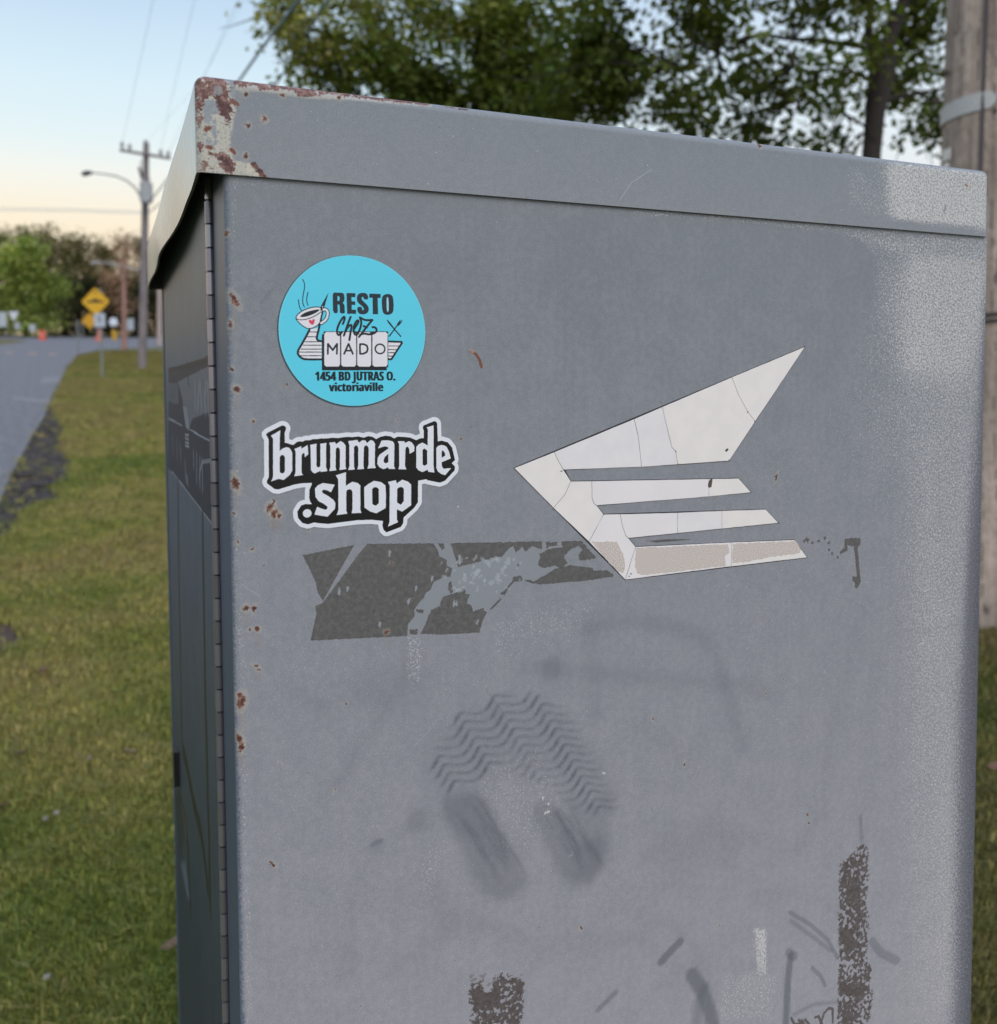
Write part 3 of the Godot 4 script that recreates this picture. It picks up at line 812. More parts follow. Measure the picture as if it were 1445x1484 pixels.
	s.patch(pts([130.7,464.67, 132.9,462.11, 138.77,462.99, 140.19,470.08, 146.13,469.72, 147.29,462.8, 153.67,461.51, 158.93,465.91, 165.77,469.89, 166.14,473.59, 164.87,499.19, 132.69,489.85, 130.98,475.28]), tape, 0.97, 1.0, 0.34, 10.0, 5.0)
	s.patch(pts([131.04,466.87, 136.54,465.56, 140.19,470.78, 147.62,470.69, 151.33,475.98, 149.79,481.97, 133.51,478.8]), tape, 0.97, 0.8, 0.05, 10.0, 5.0)
	# torn letters left on the lower edge
	for q in [pts([372.05,551.82, 374.94,557.28, 381.31,559.12, 378.75,555.09]), pts([381.27,556.09, 384.36,560.82]), pts([384.3,556.41, 388.94,562.14]), pts([393.45,557.65, 396.51,557.42, 400.4,565.45]), pts([398.66,563.57, 401.64,556.8, 405.9,554.26, 409.56,555.84, 409.73,566.06])]:
		s.stroke(q, 2.0, 0.4, tape, 0.9, 0.4)
	# rubber scuffs
	for q in [[pts([264.49,483.64, 271.89,478.12, 279.37,473.49]), 5.5, 2.0, 0.55], [pts([217.39,502.85, 224.38,498.49, 230.92,494.4]), 3.5, 2.0, 0.40], [pts([288.72,498.42, 297.04,511.54, 303.83,530.11, 307.3,545.49]), 10.0, 4.0, 0.55], [pts([291.72,540.92, 293.78,517.76, 299.24,509.76]), 7.0, 4.0, 0.30], [pts([371.04,506.38, 368.84,523.68, 366.92,562.99]), 5.5, 2.0, 0.55], [pts([369.19,503.92, 374.1,508.16]), 6.5, 1.5, 0.40], [pts([370.03,475.45, 388.55,488.84, 404.39,503.81, 413.53,519.33]), 3.0, 1.0, 0.36], [pts([370.72,481.54, 388.66,496.37, 407.7,512.75]), 3.0, 1.2, 0.30], [pts([390.25,520.36, 398.49,529.1, 402.39,536.74]), 3.0, 1.0, 0.36], [pts([445.99,515.24, 454.2,525.65, 470.67,536.19]), 6.5, 1.6, 0.34], [pts([433.01,418.93, 434.67,438.59]), 3.0, 1.5, 0.30], [pts([374.05,550.05, 392.52,547.71, 414.72,552.37]), 2.6, 1.2, 0.28], [pts([90.78,65.87, 98.85,56.86]), 1.2, 0.8, 0.2], [pts([17.13,65.02, 23.28,57.64]), 1.6, 0.8, 0.25], [pts([73.21,365.87, 78.02,364.48]), 3.0, 1.0, 0.36], [pts([142.97,287.2, 156.16,305.69]), 1.5, 1.0, 0.14]]:
		s.stroke(q[0], q[1], q[2], dark, q[3])
	# rust pits along the left edge and scattered
	var spots: Array = [0.79,29.6,0.9,1.2,0, 3.9,63.64,1.5,3.4,-0.5, 1.59,76.1,0.9,1.6,0, 2.18,99.19,0.7,1,0, 4.05,109.9,1.6,1.4,0.5, 2.42,158.35,1.6,3.2,-0.3, 1.76,174.57,0.7,0.7,0, 3.21,189.54,0.6,0.9,0, 12.13,126.18,0.7,0.7,0, 10.17,194.07,0.7,0.7,0.3, 6.41,224.88,1.2,1.5,0, 10.65,225.31,0.8,1.6,0.2, 8.31,236.48,0.7,0.7,0, 12.23,236.55,1,1.1,0, 3.35,274.61,1.8,3.6,0.2, 2.36,270.78,1,1,0, 2.26,294.46,1.3,3,-0.2, 2.88,299.02,1,2,0.2, 11.51,256.09,1.4,0.6,0.4, 12.55,258.07,0.8,0.5,0, 17.86,365.09,0.6,2,-0.7, 354.4,171.23,0.6,2.6,0.3, 384.31,408.51,0.6,0.7,0, 385.62,414.68,0.7,0.8,0, 205.63,446.59,0.6,1.2,0, 52.54,330.8,0.6,0.7,0, 257.64,321.81,0.5,0.6,0, 281.96,355.19,0.5,1.3,0.1, 310.65,469.9,0.6,0.5,0, 59.4,283.42,0.7,0.4,0, 20.18,172.38,1.6,2.2,0.4, 23.02,174.76,1.6,1.2,0.3, 21.56,175.77,1.3,1.5,0, 24.78,177.08,0.9,1,0, 22.03,169.55,0.8,0.7,0, 40.41,184.77,0.3,1.4,0, 82.68,245.93,1.1,1.1,0, 85.94,206.84,0.5,0.5,0, 387.93,404.27,0.3,0.4,0, 534.64,20.16,0.5,0.9,0, 354.23,60.49,0.4,0.6,0, 342.81,267.61,0.4,0.4,0, 90.06,127.77,0.3,0.3,0, 127.72,138.84,0.4,0.4,0, 29.96,107.53,0.5,0.5,0, 361.95,309.72,0.4,0.4,0, 347.4,317.74,0.3,0.9,0]
	for i in range(0, spots.size(), 5):
		s.rust(Vector2(spots[i], spots[i + 1]), spots[i + 2], spots[i + 3], spots[i + 4], 0.8)
		if spots[i + 2] > 0.8:
			s.stroke(PackedVector2Array([Vector2(spots[i], spots[i + 1]), Vector2(spots[i] + 0.3, spots[i + 1] + 5.0 + 3.0 * spots[i + 3])]), 0.7 + spots[i + 2] * 0.5, 1.2, ap(150, 120, 96), 0.20, 0.3)
	s.stroke(pts([134.04,88.69, 137.86,90.63, 139.98,93.78, 141.23,98.14]), 1.7, 0.4, ap(112, 66, 50), 0.95)
	s.stroke(pts([134.05,88.29, 136.16,89.46]), 1.9, 0.5, ap(168, 150, 136), 0.6)
	for i in 70:                                     # stray specks
		var q := Vector2(rng.randf() * 550.0, rng.randf() * 625.0)
		s.patch(s.blob(q, rng.randf_range(0.15, 0.4), rng.randf_range(0.15, 0.45), 0.0), ap(78, 76, 80) if i % 3 else ap(205, 205, 206), 0.8)
	# hairline scratches
	for i in 14:
		var q := Vector2(rng.randf() * 540.0, rng.randf() * 600.0)
		s.stroke(PackedVector2Array([q, q + Vector2(rng.randf_range(-14, 14), rng.randf_range(4, 18))]), 0.35, 0.3, pale, 0.35)
	# a bright knocked spot in the boot print and dirt under the lid
	for q in [Vector2(183.52,363.23), Vector2(182.47,368.27), Vector2(179.66,359.18), Vector2(198.52,398.27), Vector2(222.13,351.46)]:
		s.patch(s.blob(q, 1.2, 1.3, 0.0), ap(200, 198, 196), 0.8, 0.6, 0.3)
	return s

func tread(s: Coat, dark: Color) -> void:
	# wavy rubber bars, each a run of short dabs; U and V are a thousand units across and down
	var o: Vector2 = Vector2(102.69,320.27)
	var U: Vector2 = (Vector2(228.29,341.29) - o) / 1000.0
	var V: Vector2 = (Vector2(101.53,432.66) - o) / 1000.0
	for k in 17:
		var c := -84.0 + 50.0 * k
		var from := -20.0
		if k < 3:
			from = 60.0 * (3 - k)
		if c > 230.0:
			from = 300.0 + (c - 230.0) * 0.62
		var to := minf(590.0 + 62.0 * k, 792.0)
		var prev := Vector2.ZERO
		var n := int((to - from) / 7.0)
		for i in n + 1:
			var a := lerpf(from, to, float(i) / n)
			var ph := (a - 76.0) / 199.0 * TAU
			var droop := pow(maxf(0.0, a - 560.0) / 230.0, 2.0) * 26.0
			var cc := c - 23.0 * cos(ph) + droop
			var aa := a - 10.0 * sin(ph)
			var q := Vector2(aa * 0.874 + cc * 0.486, -aa * 0.486 + cc * 0.874)
			var p := o + U * q.x + V * q.y
			if i > 0:
				var steep := maxf(0.0, -sin(ph))
				var st := 0.44 + 0.22 * steep
				st *= smoothstep(0.0, 60.0, a - from) * smoothstep(0.0, 50.0, to - a)
				if a > 330.0 and a < 580.0 and c > 120.0:
					st *= 0.55
				var nz := mid[(int(p.y * 3.0) & 511) * 512 + (int(p.x * 3.0) & 511)] / 255.0
				s.stroke(PackedVector2Array([prev, p]), 1.35 + 0.9 * steep, 1.1, dark, clampf(st * (0.20 + 0.75 * nz), 0.0, 0.5), 0.3)
			prev = p

func lid_skin(wide: float) -> Coat:
	var s := Coat.new(self, wide, LH * 1000.0, 2.72)
	var zones := []
	zones.append([pts([453.35,3.98, 474.38,0.89, 560.86,1.4, 563.09,45.41, 535.16,44.55, 491.97,43.51, 467.09,42.66, 454.03,37.5, 450.49,20.96]), 172, 5.0])
	zones.append([pts([420.49,9.25, 458.14,2.35, 462.21,42.98, 430.35,41.49, 417.71,25.9]), 84, 9.0])
	base_coat(s, chalk_mask(s, zones), ap(122, 128, 136), ap(140, 141, 149), ap(202, 201, 199), 0.35)
	var cream := ap(192, 187, 172)
	# bared primer round the rust, then the rust
	s.soft(pts([1.36,1.1, 16.66,1.96, 20.08,14.6, 16.48,34.59, 18.64,41.41, 26.04,42.16, 35.32,48.48, 0.35,49.07, 0.21,13.16]), 1.2, cream, 0.75, 0.75)
	s.patch(pts([4.2,14.54, 6.93,12.84, 10.98,13.3, 11.1,18.39, 9.04,19.54, 6.71,23.49, 3.99,24.7]), ap(130, 138, 146), 0.95, 0.6)
	s.patch(pts([4.36,28.36, 6.73,22.56, 10.37,21.25, 10.67,28.64, 10.09,35.21, 6.86,38.3, 4.66,35.73]), ap(130, 138, 146), 0.9, 1.2, 0.42)
	s.patch(pts([17.1,2.84, 21.2,4.2, 23.92,6.68, 20.16,10.39, 16.94,11.23]), ap(132, 140, 147), 0.8, 0.8, 0.3)
	var r0 := ap(108, 76, 72)
	var r1 := ap(76, 48, 48)
	s.patch(pts([0.5,-0.17, 14.89,-0.6, 15.73,3.01, 16.11,6.67, 15.56,11.38, 18.29,12, 21.03,13.09, 18.24,14.8, 17.67,20.46, 15.32,23.98, 12.65,20.54, 10.9,17.48, 11.43,13.25, 8.79,9.86, 6.52,11.04, 4.67,13.56, 3.47,17.38, 3.34,23.85, 2.17,26.28, 0.87,24.11, 0.09,8.58]), r0, 0.92, 1.0, 0.16, 34.0, 14.0)
	s.patch(pts([7.9,9.5, 10.59,10.11, 12.79,13.56, 15.56,11.38, 17.78,14.85, 17.21,20.51, 15.55,23.48, 13.11,20.49, 11.37,16.5, 10.53,13.35]), r1, 0.85, 0.9, 0.1, 22.0)
	s.patch(pts([8.87,6.15, 12.96,5.2, 13.36,7.93, 11.04,10.52, 9.26,8.88]), ap(134, 140, 146), 0.75, 0.6)
	s.patch(pts([1.13,33.3, 2.9,34.05, 3.98,36.02, 3.02,38.89, 1.47,38.34]), r0, 0.9, 0.6, 0.1, 30.0, 10.0)
	s.patch(pts([4.14,39.25, 10.93,38.38, 13.22,37.7, 16.38,39.75, 17.23,42.95, 19.28,44.41, 17.59,48.07, 14.84,48.31, 10.8,44.92, 10.42,41.23, 6.38,39.74]), r0, 0.92, 0.8, 0.08, 34.0, 14.0)
	s.patch(pts([10.88,40.72, 15.44,40.77, 17.66,44.78, 16.68,47.68, 12.18,44.33]), r1, 0.85, 0.8, 0.15, 24.0)
	s.patch(pts([3.18,42.35, 5.87,42.57, 6.24,46.25, 10.33,45.66, 8.49,46.75, 3.5,48.57, 1.28,47.61]), r0, 0.7, 0.9, 0.3, 30.0)
	s.patch(pts([26.03,42.64, 28.84,42.15, 31.62,44.51, 35.79,48.67, 31.08,48.35, 28.79,45.23, 26.48,43.78]), ap(110, 62, 50), 0.95, 0.5, 0.0, 30.0, 18.0)
	s.soft(pts([24.64,42.29, 26.97,42.08, 31.54,48.79, 24.06,48.47]), 0.8, cream, 0.6, 0.5)
	s.patch(pts([26.5,42.69, 28.6,42.41, 33.91,47.88, 31.56,47.84]), r1, 0.9, 0.5, 0.0, 30.0)
	# rust creeping along the folded top edge
	s.soft(pts([19.42,-0.63, 77.47,-0.17, 104.11,0.96, 125.65,1.1, 125.63,2.85, 74.51,4.66, 60.21,6.31, 32.63,5.84, 19.28,6.75]), 0.8, cream, 0.5, 0.7)
	s.patch(pts([19.43,-1.3, 78.93,-1.05, 119.43,0.35, 125.34,0.7, 124.86,2.06, 74.54,2.7, 71.66,2.2, 64.52,2.48, 64.49,3.87, 57.41,5.25, 51.81,5.91, 49.36,2.49, 43.56,3.18, 39.44,4.35, 31.98,4.56, 30,2.5, 19.32,4.74]), r0, 0.92, 0.6, 0.12, 30.0, 12.0)
	s.patch(pts([133.52,1.08, 139.89,0.81, 139.56,1.58, 133.51,1.97]), r0, 0.9, 0.3)
	s.patch(pts([141.48,1.22, 147.93,1.24, 147.6,2.02, 141.16,2.14]), r1, 0.9, 0.3)
	for q in [Vector2(34.19,19.25), Vector2(25.83,23.34), Vector2(17.58,37.06), Vector2(24.24,39.03), Vector2(6.45,36.25), Vector2(5.51,27.22), Vector2(24.83,7.5), Vector2(43.51,5.92), Vector2(34,19.52), Vector2(73.37,3.82), Vector2(350.87,2.31), Vector2(537.83,12.81)]:
		s.rust(q, rng.randf_range(0.7, 1.5), rng.randf_range(0.7, 1.3), 0.5, 0.7)
	for q in [pts([4.6,27.64, 6.87,26.48]), pts([5.33,36.13, 7.34,36.63]), pts([16.91,36.19, 18.71,37.89]), pts([18.07,11.56, 20.8,13.35])]:
		s.stroke(q, 1.9, 0.4, ap(112, 64, 52), 0.9)
	for i in 40:
		s.patch(s.blob(Vector2(rng.randf() * wide, rng.randf() * 49.0), 0.3, 0.35, 0.0), ap(76, 66, 66) if i % 2 else ap(190, 190, 190), 0.7)
	s.stroke(pts([245.3,45.16, 253.55,34.13, 268.34,24.52]), 0.5, 0.4, ap(180, 182, 186), 0.5)
	s.stroke(pts([517.22,28.79, 515.64,34.51]), 1.4, 0.4, ap(110, 112, 118), 0.7, 0.4)
	return s

func door_skin() -> Coat:
	var s := Coat.new(self, 600.0, 950.0, 1.4)
	var zero := PackedByteArray(); zero.resize(s.w * s.h)
	base_coat(s, zero, ap(92, 101, 110), ap(50, 57, 70), ap(150, 152, 156), 1.5)  # darker downwards: the reflection of the grass is painted into the door
	var film := ap(36, 40, 50)
	s.patch(pts([519.99,90.62, 268.54,91.5, 151.15,91.28, 97.76,90.45, 83.76,90.53, 102.51,194.34, 196.74,194.3, 376.78,193.9, 506.02,194.73, 566.6,196.02]), film, 0.96, 0.6, 0.0, 6.0, 6.0)
	s.patch(pts([382.7,103.29, 109.94,95.14, 113.53,124.07, 159.53,127.09, 240.18,132.47, 268.81,141.07, 297.03,141.1, 336.06,117.61]), ap(98, 104, 112), 0.9, 0.6, 0.0, 6.0)
	s.patch(pts([520.29,103.62, 383.04,104.29, 380.28,123.09, 447.84,124.18, 527.71,122.55]), ap(80, 86, 95), 0.9, 0.8, 0.2, 6.0)
	s.patch(pts([529.75,140.14, 343.18,140.54, 343.64,142, 530.68,142.52]), ap(132, 140, 148), 0.95, 0.3, 0.0, 6.0)
	s.patch(pts([261.98,140.79, 96.69,141.51, 97.01,143.08, 262.41,142.34]), ap(132, 140, 148), 0.95, 0.3, 0.0, 6.0)
	s.patch(pts([330.22,124.65, 292.03,123.92, 266.06,140.96, 276.14,142.71, 304.49,141.4]), ap(118, 126, 134), 0.95, 0.3, 0.0, 6.0)
	for y in [[630, 660], [670, 700], [712, 738], [748, 775]]:
		var q: Vector2 = Vector2(313.49,146.41); var q2: Vector2 = Vector2(275.62,145.8)
		var dy: float = (y[0] - 630) * 0.078
		s.patch(PackedVector2Array([q + Vector2(0, dy), q2 + Vector2(0, dy), q2 + Vector2(0, dy + 2.0), q + Vector2(0, dy + 2.2)]), ap(140, 146, 152), 0.9, 0.3)
	# ghosts of the letters
	for q in [pts([209.14,107.15, 213.08,122.43]), pts([175.35,106.26, 192.57,123.03]), pts([165.31,108.2, 162.28,121.47]), pts([130.7,107.32, 139.16,115.53, 134.36,123.67]), pts([117.2,108.23, 116.01,123.24]), pts([103.71,106.51, 107.4,123.92]), pts([234.59,158.63, 236.86,167.26]), pts([208.35,158.92, 212.81,176.68]), pts([183.02,160.11, 187.15,177.25]), pts([167.21,159.9, 167.15,177.23]), pts([321.29,172.66, 316.69,182.87, 295.34,185.54]), pts([481.43,158.27, 475.55,171.92]), pts([420.17,159.17, 417.35,173.45]), pts([374.79,160.47, 369.62,171.38])]:
		s.stroke(q, 9.0, 1.5, ap(128, 134, 142), 0.6, 0.2)
	s.stroke(pts([105.2,154.19, 132.32,156.55, 165.08,159.55, 184.71,167.14, 191.74,173.71]), 3.0, 1.0, ap(140, 145, 150), 0.7)
	s.stroke(pts([506.02,194.73, 376.78,193.9, 196.74,194.3, 102.51,194.34]), 1.6, 0.6, ap(150, 156, 162), 0.7)
	s.stroke(pts([519.99,90.62, 268.54,91.5, 151.15,91.28, 97.76,90.45]), 4.0, 1.0, ap(24, 26, 30), 0.9)
	s.stroke(pts([268.6,91.72, 267.89,103.75]), 9.0, 1.5, ap(24, 26, 30), 0.8)
	# runs of dirty water and long scratches
	var wet := ap(38, 36, 38)
	s.stroke(pts([170.95,198, 173.69,223.21, 181.27,333.4, 177.53,362.34, 180.26,397.8, 175.55,422.15, 179.73,464.96, 178.09,480.52]), 14.0, 5.0, wet, 0.75)
	s.stroke(pts([414.72,199.5, 427.07,265.37, 438.08,416.33, 442.24,459.34, 372.31,455.68, 313.9,460.68, 248.02,455.06, 215.38,461.71, 196.79,473.71]), 16.0, 4.0, wet, 0.8)
	s.stroke(pts([505.19,534.47, 417.37,525.12, 387.71,538.39, 379.88,567.65, 378.5,591.26]), 16.0, 4.0, wet, 0.85)
	s.stroke(pts([484.06,531.5, 445.76,530.76, 411.15,533.22]), 9.0, 2.5, ap(96, 86, 84), 0.7)
	s.soft(pts([508.9,609.67, 430.55,569.93, 384.16,583.13, 412.96,598.34]), 6.0, ap(110, 120, 140), 0.6)
	s.soft(pts([595.29,570.47, 481.92,524.76, 432.21,545.65, 508.33,607.88, 544.57,589.73]), 8.0, ap(40, 44, 50), 0.6)
	return s

# ------------------------------------------------------------------ printed vinyl
class Print:
	var im: Image
	var org: Vector2
	var k: float
	func _init(r: Rect2, per_mm: float, ground: Color) -> void:
		org = r.position; k = per_mm
		im = Image.create_empty(int(r.size.x * k), int(r.size.y * k), false, Image.FORMAT_RGB8)
		im.fill(ground)
	func fill(poly: PackedVector2Array, c: Color) -> void:
		var np := poly.size()
		var lo := 1e9; var hi := -1e9
		for q in poly:
			lo = minf(lo, q.y); hi = maxf(hi, q.y)
		for y in range(maxi(0, int((lo - org.y) * k)), mini(im.get_height(), int((hi - org.y) * k) + 1)):
			var yy := (y + 0.5) / k + org.y
			var xs := PackedFloat32Array()
			for i in np:
				var a := poly[i]; var b := poly[(i + 1) % np]
				if (a.y <= yy) != (b.y <= yy):
					xs.append((a.x + (b.x - a.x) * (yy - a.y) / (b.y - a.y) - org.x) * k)
			xs.sort()
			for j in range(0, xs.size() - 1, 2):
				var s := int(round(xs[j])); var e := int(round(xs[j + 1]))
				if e > s:
					im.fill_rect(Rect2i(s, y, e - s, 1), c)
	func line(p: PackedVector2Array, wide: float, c: Color, closed := false) -> void:
		var q := p.duplicate()
		if closed:
			q.append(p[0])
		for i in q.size() - 1:
			for poly in Geometry2D.offset_polyline(PackedVector2Array([q[i], q[i + 1]]), wide / 2.0, Geometry2D.JOIN_ROUND, Geometry2D.END_ROUND):
				fill(poly, c)
	func words(text: String, r: Rect2, c: Color, fat: float) -> void:
		var f := SystemFont.new()
		f.font_names = PackedStringArray(["Droid Sans"]); f.font_weight = 700
		var t := TextMesh.new()
		t.font = f; t.font_size = 64; t.pixel_size = 0.01; t.depth = 0.0; t.text = text; t.curve_step = 2.0
		var arr := t.get_mesh_arrays() if t is PrimitiveMesh else []
		var v: PackedVector3Array = arr[Mesh.ARRAY_VERTEX]
		var idx = arr[Mesh.ARRAY_INDEX]
		if idx == null or idx.size() == 0:
			idx = range(v.size())
		var bb := Rect2(Vector2(v[0].x, v[0].y), Vector2.ZERO)
		for q in v:
			bb = bb.expand(Vector2(q.x, q.y))
		if text.contains("J"):                      # this J hangs below the line; measure the line itself
			t.text = "1454"
			var lo := 1e9
			for q in t.get_mesh_arrays()[Mesh.ARRAY_VERTEX]:
				lo = minf(lo, q.y)
			bb = Rect2(bb.position.x, lo, bb.size.x, bb.end.y - lo)
		for i in range(0, idx.size() - 2, 3):
			var p := PackedVector2Array()
			for j in 3:
				var q := v[idx[i + j]]
				p.append(r.position + Vector2((q.x - bb.position.x) / bb.size.x * r.size.x, (1.0 - (q.y - bb.position.y) / bb.size.y) * r.size.y))
			for dx in [-fat, -fat * 0.5, 0.0, fat * 0.5, fat]:
				var s := PackedVector2Array()
				for q in p:
					s.append(q + Vector2(dx, 0))
				fill(s, c)
	func dust(own, n: int) -> void:                  # specks of dirt and pale dust, a few hairline scratches
		for i in n:
			var q := Vector2(own.rng.randi() % im.get_width(), own.rng.randi() % im.get_height())
			var r: float = own.rng.randf_range(1.0, 3.2)
			var c := im.get_pixel(int(q.x), int(q.y)).lerp(Color(0.42, 0.42, 0.44), own.rng.randf_range(0.15, 0.5))
			im.fill_rect(Rect2i(int(q.x), int(q.y), int(r), int(r * own.rng.randf_range(0.6, 1.6)) + 1), c)
	func texture() -> ImageTexture:
		return ImageTexture.create_from_image(im)

func smooth(p: PackedVector2Array, times := 2, closed := true) -> PackedVector2Array:
	for t in times:
		var q := PackedVector2Array()
		for i in p.size():
			if not closed and i == p.size() - 1:
				break
			var a := p[i]; var b := p[(i + 1) % p.size()]
			q.append(a.lerp(b, 0.25)); q.append(a.lerp(b, 0.75))
		if not closed:
			q.insert(0, p[0]); q.append(p[-1])
		p = q
	return p

func disc(c: Vector2, rx: float, ry: float, n := 72) -> PackedVector2Array:
	var p := PackedVector2Array()
	for i in n:
		p.append(c + Vector2(cos(TAU * i / n) * rx, sin(TAU * i / n) * ry))
	return p

func round_sticker(o: Node3D, off: Vector3) -> void:
	var c := Vector2(66.3, 78.6)
	var box := Rect2(c - Vector2(42, 42), Vector2(84, 84))
	var ink := ap(18, 26, 34)
	var navy := ap(26, 42, 54)
	var white := ap(216, 216, 224)
	var cyan := ap(86, 200, 228)
	var pr := Print.new(box, 12.0, ap(40, 72, 84))
	pr.fill(disc(c + Vector2(0.30, -0.25), 40.6, 40.7, 120), ap(120, 205, 224))
	pr.fill(disc(c + Vector2(0.35, -0.25), 40.2, 40.4, 120), cyan)
	# RESTO
	pr.fill(smooth(pts([54.99,57.99, 57.29,57.94, 59.66,57.89, 60.68,58.12, 61.28,58.77, 61.53,60.43, 61.37,62.1, 60.88,62.95, 60.26,63.31, 61,63.78, 61.47,64.77, 61.5,67.11, 61.54,69.11, 58.82,69.12, 58.79,66.52, 58.72,64.35, 57.6,64.22, 57.67,66.55, 57.74,69.04, 55.1,69.01, 55.05,63.3]), 1), navy)
	pr.fill(pts([57.67,59.89, 58.45,59.86, 58.78,60.35, 58.75,62.02, 58.41,62.36, 57.66,62.39]), cyan)
	pr.fill(pts([62.55,57.99, 67.52,57.89, 67.49,60.07, 65.26,60.14, 65.4,62.31, 67.39,62.42, 67.36,64.27, 65.37,64.32, 65.4,66.84, 67.81,66.87, 67.71,69.06, 62.84,69.18]), navy)
	pr.fill(smooth(pts([68.27,60.88, 68.46,59.2, 69.58,57.99, 71.66,57.51, 73.56,57.75, 74.55,59, 74.63,61.09, 72.13,61.17, 72.08,60.09, 71.53,59.7, 70.93,60.13, 70.99,61.2, 72.28,62.61, 74,64.01, 74.89,65.57, 74.76,67.43, 73.66,68.81, 71.5,69.4, 69.43,68.98, 68.48,67.76, 68.38,65.24, 71.04,65.17, 71.12,66.68, 71.53,67.18, 72.02,66.83, 72.03,65.81, 70.87,64.57, 69.34,63.47, 68.49,62.39]), 1), navy)
	pr.fill(pts([75.19,57.9, 81.7,57.81, 81.56,60.06, 79.91,60.11, 80.08,69.05, 77.07,69.06, 77.01,60.1, 75.17,60.06]), navy)
	pr.fill(smooth(pts([82.16,60.44, 82.99,58.55, 85.47,57.55, 87.84,58.05, 88.88,59.89, 88.99,66.37, 88.07,68.44, 85.51,69.36, 83.39,68.8, 82.36,66.89]), 2), navy)
	pr.fill(smooth(pts([84.91,60.02, 85.45,59.32, 86.08,59.98, 86.17,66.95, 85.6,67.62, 85.01,66.99]), 1), ap(150, 208, 224))
	# winged sign behind the cup
	pr.fill(pts([42.6,77.95, 46.72,77.13, 45.71,82.17, 46.06,83.65, 47.36,84.38, 48.67,84.36, 48.53,93.88, 39.74,93.94, 37.17,92.66, 35.91,90.82, 36.49,88.96]), white)
	for q in [pts([42.39,79.33, 46.69,79.25]), pts([41.05,81.87, 45.71,81.8]), pts([39.71,84.56, 48.67,84.44]), pts([38.75,86.42, 48.64,86.3]), pts([37.61,88.51, 48.61,88.39]), pts([36.48,90.07, 48.59,89.96]), pts([37.18,91.99, 48.56,91.9])]:
		pr.line(q, 0.45, ink)
	pr.line(smooth(pts([42.3,78.14, 39.16,84.12, 35.94,89.34, 35.8,90.82, 36.81,92.47, 38.64,93.68, 40.49,93.93, 48.9,93.88]), 1, false), 1.15, ink)
	pr.line(smooth(pts([49.5,66.84, 48.28,73.2, 47.07,78.43, 46.08,82.17, 46.25,83.47, 47.55,84.08, 49.05,84.17]), 1, false), 1.15, ink)
	pr.fill(pts([85.26,84.05, 93.2,84.02, 87.4,93.5, 85.56,93.51]), white)
	for q in [pts([85.36,86.21, 92.02,86.25]), pts([85.42,88.18, 90.76,88.25]), pts([85.52,89.96, 89.5,89.92]), pts([85.58,91.74, 88.45,91.91])]:
		pr.line(q, 0.45, ink)
	pr.line(pts([85.26,83.77, 93.37,83.94, 93.49,84.53, 87.32,93.58, 85.56,93.51]), 1.1, ink)
	# cup
	pr.line(smooth(pts([48.74,67.9, 50.44,66.82, 52.13,67.7, 52.29,69.75, 51.49,72.19, 50.15,73.53, 48.45,74.61]), 2, false), 2.1, ink)
	pr.line(smooth(pts([48.74,67.9, 50.44,66.82, 52.13,67.7, 52.29,69.75, 51.49,72.19, 50.15,73.53, 48.45,74.61]), 2, false), 1.15, white)
	var cup := smooth(pts([34.86,71.84, 37.19,69.02, 41.29,66.88, 45.77,65.83, 48.58,66.12, 49.5,67.21, 48.87,71.69, 47.88,74.51, 45.61,76.6, 41.86,77.86, 38.92,76.43, 36.19,74.02]), 1)
	pr.fill(cup, white)
	pr.line(cup, 0.5, ink, true)
	pr.fill(smooth(pts([36.78,71.61, 39.4,69.33, 43.13,67.94, 48.19,66.95, 47.04,68.39, 44.22,69.95, 40.48,71.34]), 1), ink)
	pr.line(smooth(pts([35.11,72.39, 37.49,73.14, 41.2,72.54, 44.95,71.04, 48.92,68.34]), 1, false), 0.45, ink)
	pr.fill(smooth(pts([41.74,73.34, 42.68,72.65, 43.6,73.37, 44.56,72.09, 45.29,73.08, 44.89,74.46, 44.05,75.77, 42.47,74.73]), 1), ap(205, 68, 96))
	pr.fill(pts([52.88,57.96, 50.66,65.13, 49.89,66.46, 48.38,66.87, 48.59,65.38]), ink)
	pr.line(pts([49.23,64.99, 48.67,67.61]), 0.9, ink)
	pr.line(pts([49.29,66.1, 49.68,65.35]), 0.4, white)
	pr.line(pts([49.48,68.33, 48.28,73.2]), 0.9, ink)
	for q in [pts([38.95,51.48, 39.85,53.1, 40.15,54.93, 39.78,57.16, 39.19,59.75, 38.84,62.71, 39.03,64.55, 39.82,66.37]), pts([41.87,58.19, 41.21,60.42, 40.99,62.64, 41.26,64.11, 41.76,65.39]), pts([36.75,62.22, 36.76,63.88, 37.06,65.89, 37.59,67.17, 38.31,68.07])]:
		pr.line(smooth(q, 2, false), 0.5, ink)
	# tiles
	var tl := [pts([50.06,79.08, 58.9,78.92, 58.63,97.85, 49.77,97.88]), pts([59.29,78.91, 67.79,78.76, 67.53,97.83, 59.02,97.85]), pts([68.11,78.76, 76.2,78.61, 75.95,97.81, 67.85,97.83]), pts([76.6,78.61, 85.45,78.45, 85.22,97.78, 76.35,97.8])]
	for q in tl:
		var sh := PackedVector2Array()
		for v in q:
			sh.append(v + Vector2(-0.9, 1.6))
		for g in Geometry2D.offset_polygon(sh, 0.3, Geometry2D.JOIN_ROUND):
			pr.fill(g, ink)
	for q in tl:
		for g in Geometry2D.offset_polygon(q, 0.22, Geometry2D.JOIN_ROUND):
			pr.fill(g, ink)
	for q in tl:
		for g in Geometry2D.offset_polygon(Geometry2D.offset_polygon(q, -1.2)[0], 1.05, Geometry2D.JOIN_ROUND):
			pr.fill(g, white)
